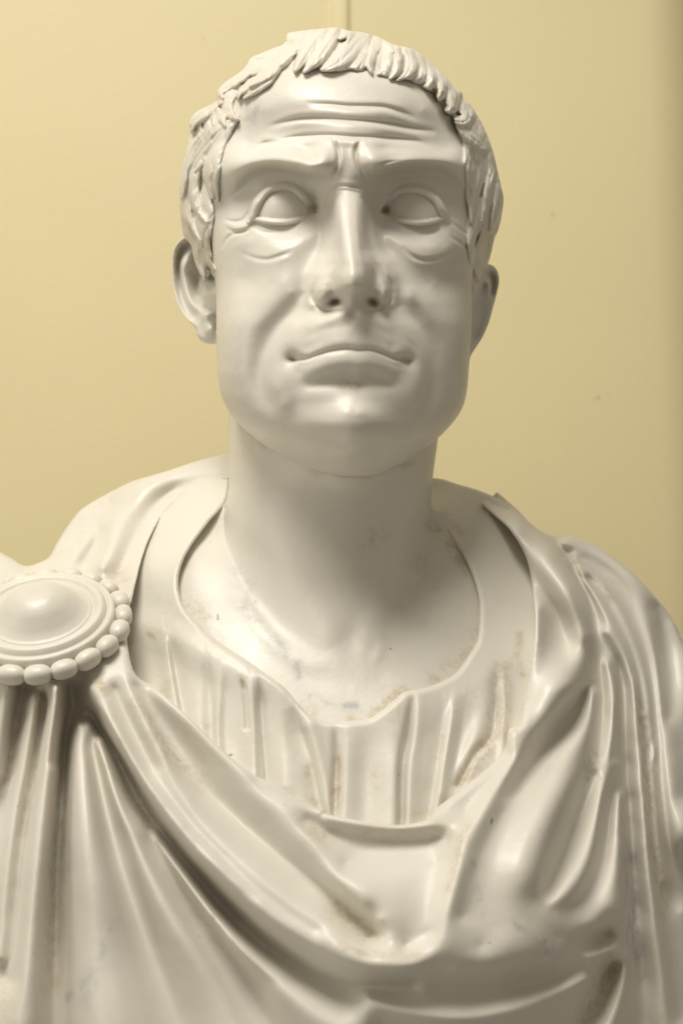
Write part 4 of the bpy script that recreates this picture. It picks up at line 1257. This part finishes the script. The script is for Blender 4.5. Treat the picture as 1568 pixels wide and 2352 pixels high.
for pth, w, a in [(T7((250, 395), (310, 460)), 8, .5), (T7((165, 545), (150, 600)), 6, .6), (T7((230, 420), (240, 445)), 6, .5), (T7((340, 400), (420, 370)), 8, .35), (T7((1195, 330), (1215, 360)), 6, .45), (T7((1450, 650), (1470, 700)), 5, .5),
                  (TC((230, 320), (330, 440), (400, 560)), 5, .6), (TC((540, 560), (560, 700)), 5, .6), (TC((460, 820), (560, 900), (670, 1080)), 7, .6), (TC((260, 100), (330, 250)), 6, .5), (T7((210, 680), (225, 740)), 5, .4), (TD((590, 470), (600, 700)), 5, .5),
                  (T7((900, 200), (930, 250)), 6, .3), (T7((560, 130), (575, 140)), 4, .4)]:
    hair_r.paint([(x, y, a) for x, y in pth], w, hair_r.stain)
edge = curve(hair_in, 7)
tn = np.gradient(edge, axis=0)
tn /= np.hypot(tn[:, 0], tn[:, 1])[:, None] + 1e-9
ph = np.cumsum(lg.uniform(0.12, 0.42, len(edge)))
wv = np.where(edge[:, 1] < 420, 7.0, 3.0) * (np.abs(np.sin(ph)) - 0.55)          # lock tips break the hairline
edge = edge + np.column_stack([tn[:, 1], -tn[:, 0]]) * wv[:, None]
hair_poly = [(x, y, 16) for x, y in hair_out] + [(x, y, 22) for x, y in edge]


def skull_back(scale, nu=72, nv=48):
    u = np.linspace(0, 2 * math.pi, nu, endpoint=False)
    v = np.linspace(0.02, math.pi - 0.02, nv)
    U, Vv = np.meshgrid(u, v)
    q = np.stack([np.sin(Vv) * np.cos(U), np.sin(Vv) * np.sin(U), np.cos(Vv)], -1).reshape(-1, 3)
    P = SK_C + (q * SK_R * scale) @ np.vstack([HR, HN, HU])
    idx = np.arange(nu * nv).reshape(nv, nu)
    F = np.stack([idx[:-1], np.roll(idx, -1, 1)[:-1], np.roll(idx, -1, 1)[1:], idx[1:]], -1).reshape(-1, 4)[:, ::-1]
    F = F[forward(P[F].mean(1)) < 12]
    return P, F, np.zeros(len(P)), np.zeros(len(P))
# ---- brooch: dish, boss and a ring of beads
br_c = point(np.array(94.0), np.array(1420.0), np.array(48.0))
br_n = np.array([-0.05, -0.68, 0.73])
br_n /= np.linalg.norm(br_n)
br_x = np.array([1.0, 0, 0]) - br_n[0] * br_n
br_x /= np.linalg.norm(br_x)
br_y = np.cross(br_n, br_x)


def lathe(profile, n=96):
    P = curve([(r, h) for r, h in profile], 0.6)
    V, F = [], []
    a = np.linspace(0, 2 * math.pi, n, endpoint=False)
    for r, h in P:
        V.append(br_c + r * (np.cos(a)[:, None] * br_x + np.sin(a)[:, None] * br_y) + h * br_n)
    m = len(P)
    idx = np.arange(m * n).reshape(m, n)
    F = np.stack([idx[:-1], np.roll(idx, -1, 1)[:-1], np.roll(idx, -1, 1)[1:], idx[1:]], -1).reshape(-1, 4)[:, ::-1]
    return np.vstack(V), F


V, Q = lathe([(25.0, 0.5), (26.5, 3.0), (28.5, 3.4), (30.5, 4.6), (32.5, 4.8), (34.0, 3.2), (34.8, 1.9), (36.5, 2.6), (38.0, 2.2), (38.8, 0.0), (39.0, -5.0), (37.0, -12.0)])
brooch = mesh_object('brooch', V, Q, MARBLE, bust)
V, Q = lathe([(0.05, 17.0), (5, 16.8), (10, 15.8), (15, 13.0), (19, 9.2), (22, 6.2), (25, 4.0), (27.0, 3.3), (27.4, 0.0)])
mesh_object('boss', V, Q, MARBLE, brooch)
NB = 20
bu = np.linspace(0, 2 * math.pi, 20, endpoint=False)
bv_ = np.linspace(0.05, math.pi - 0.05, 12)
bead_me = None
for i in range(NB):
    a = 2 * math.pi * (i + 0.35) / NB
    cb = br_c + 42.3 * (math.cos(a) * br_x + math.sin(a) * br_y) - 3.8 * br_n
    tx = -math.sin(a) * br_x + math.cos(a) * br_y
    rx_ = math.cos(a) * br_x + math.sin(a) * br_y
    g = np.random.default_rng(i)
    sc = np.array([6.9, 4.9, 5.0]) * g.uniform(0.92, 1.07, 3)
    U, Vv = np.meshgrid(bu, bv_)
    ex = 0.82
    sp = lambda x: np.sign(x) * np.abs(x)**ex
    q = np.stack([sp(np.cos(Vv)), sp(np.sin(Vv)) * sp(np.cos(U)), sp(np.sin(Vv)) * sp(np.sin(U))], -1).reshape(-1, 3) * sc
    P = cb + q @ np.vstack([tx, rx_, br_n])
    idx = np.arange(len(P)).reshape(len(bv_), len(bu))
    F = np.stack([idx[:-1], np.roll(idx, -1, 1)[:-1], np.roll(idx, -1, 1)[1:], idx[1:]], -1).reshape(-1, 4)
    mesh_object('bead', P, F, MARBLE, brooch)
V, Q, A, B = join([face.shell(face_poly, 70, 0.25), neck.shell(neck_poly, 80, 0.3), earl.shell(earl_poly, 16, 0.15), earr.shell(earr_poly, 16, 0.15)])
skin = mesh_object('head', V, Q, MARBLE, bust, A, B)
V, Q, A, B = tunic.shell(tunic_poly, 10, 0.3)
mesh_object('tunic', V, Q, MARBLE, bust, A, B)
V, Q, A, B = cloak.shell(cloak_poly, 45, 0.25)
mesh_object('cloak', V, Q, MARBLE, bust, A, B)
V, Q, A, B = join([hair_r.shell(hair_poly, 12, 0.1, 4), skull_back(0.99)])
mesh_object('hair', V, Q, MARBLE, bust, A, B)
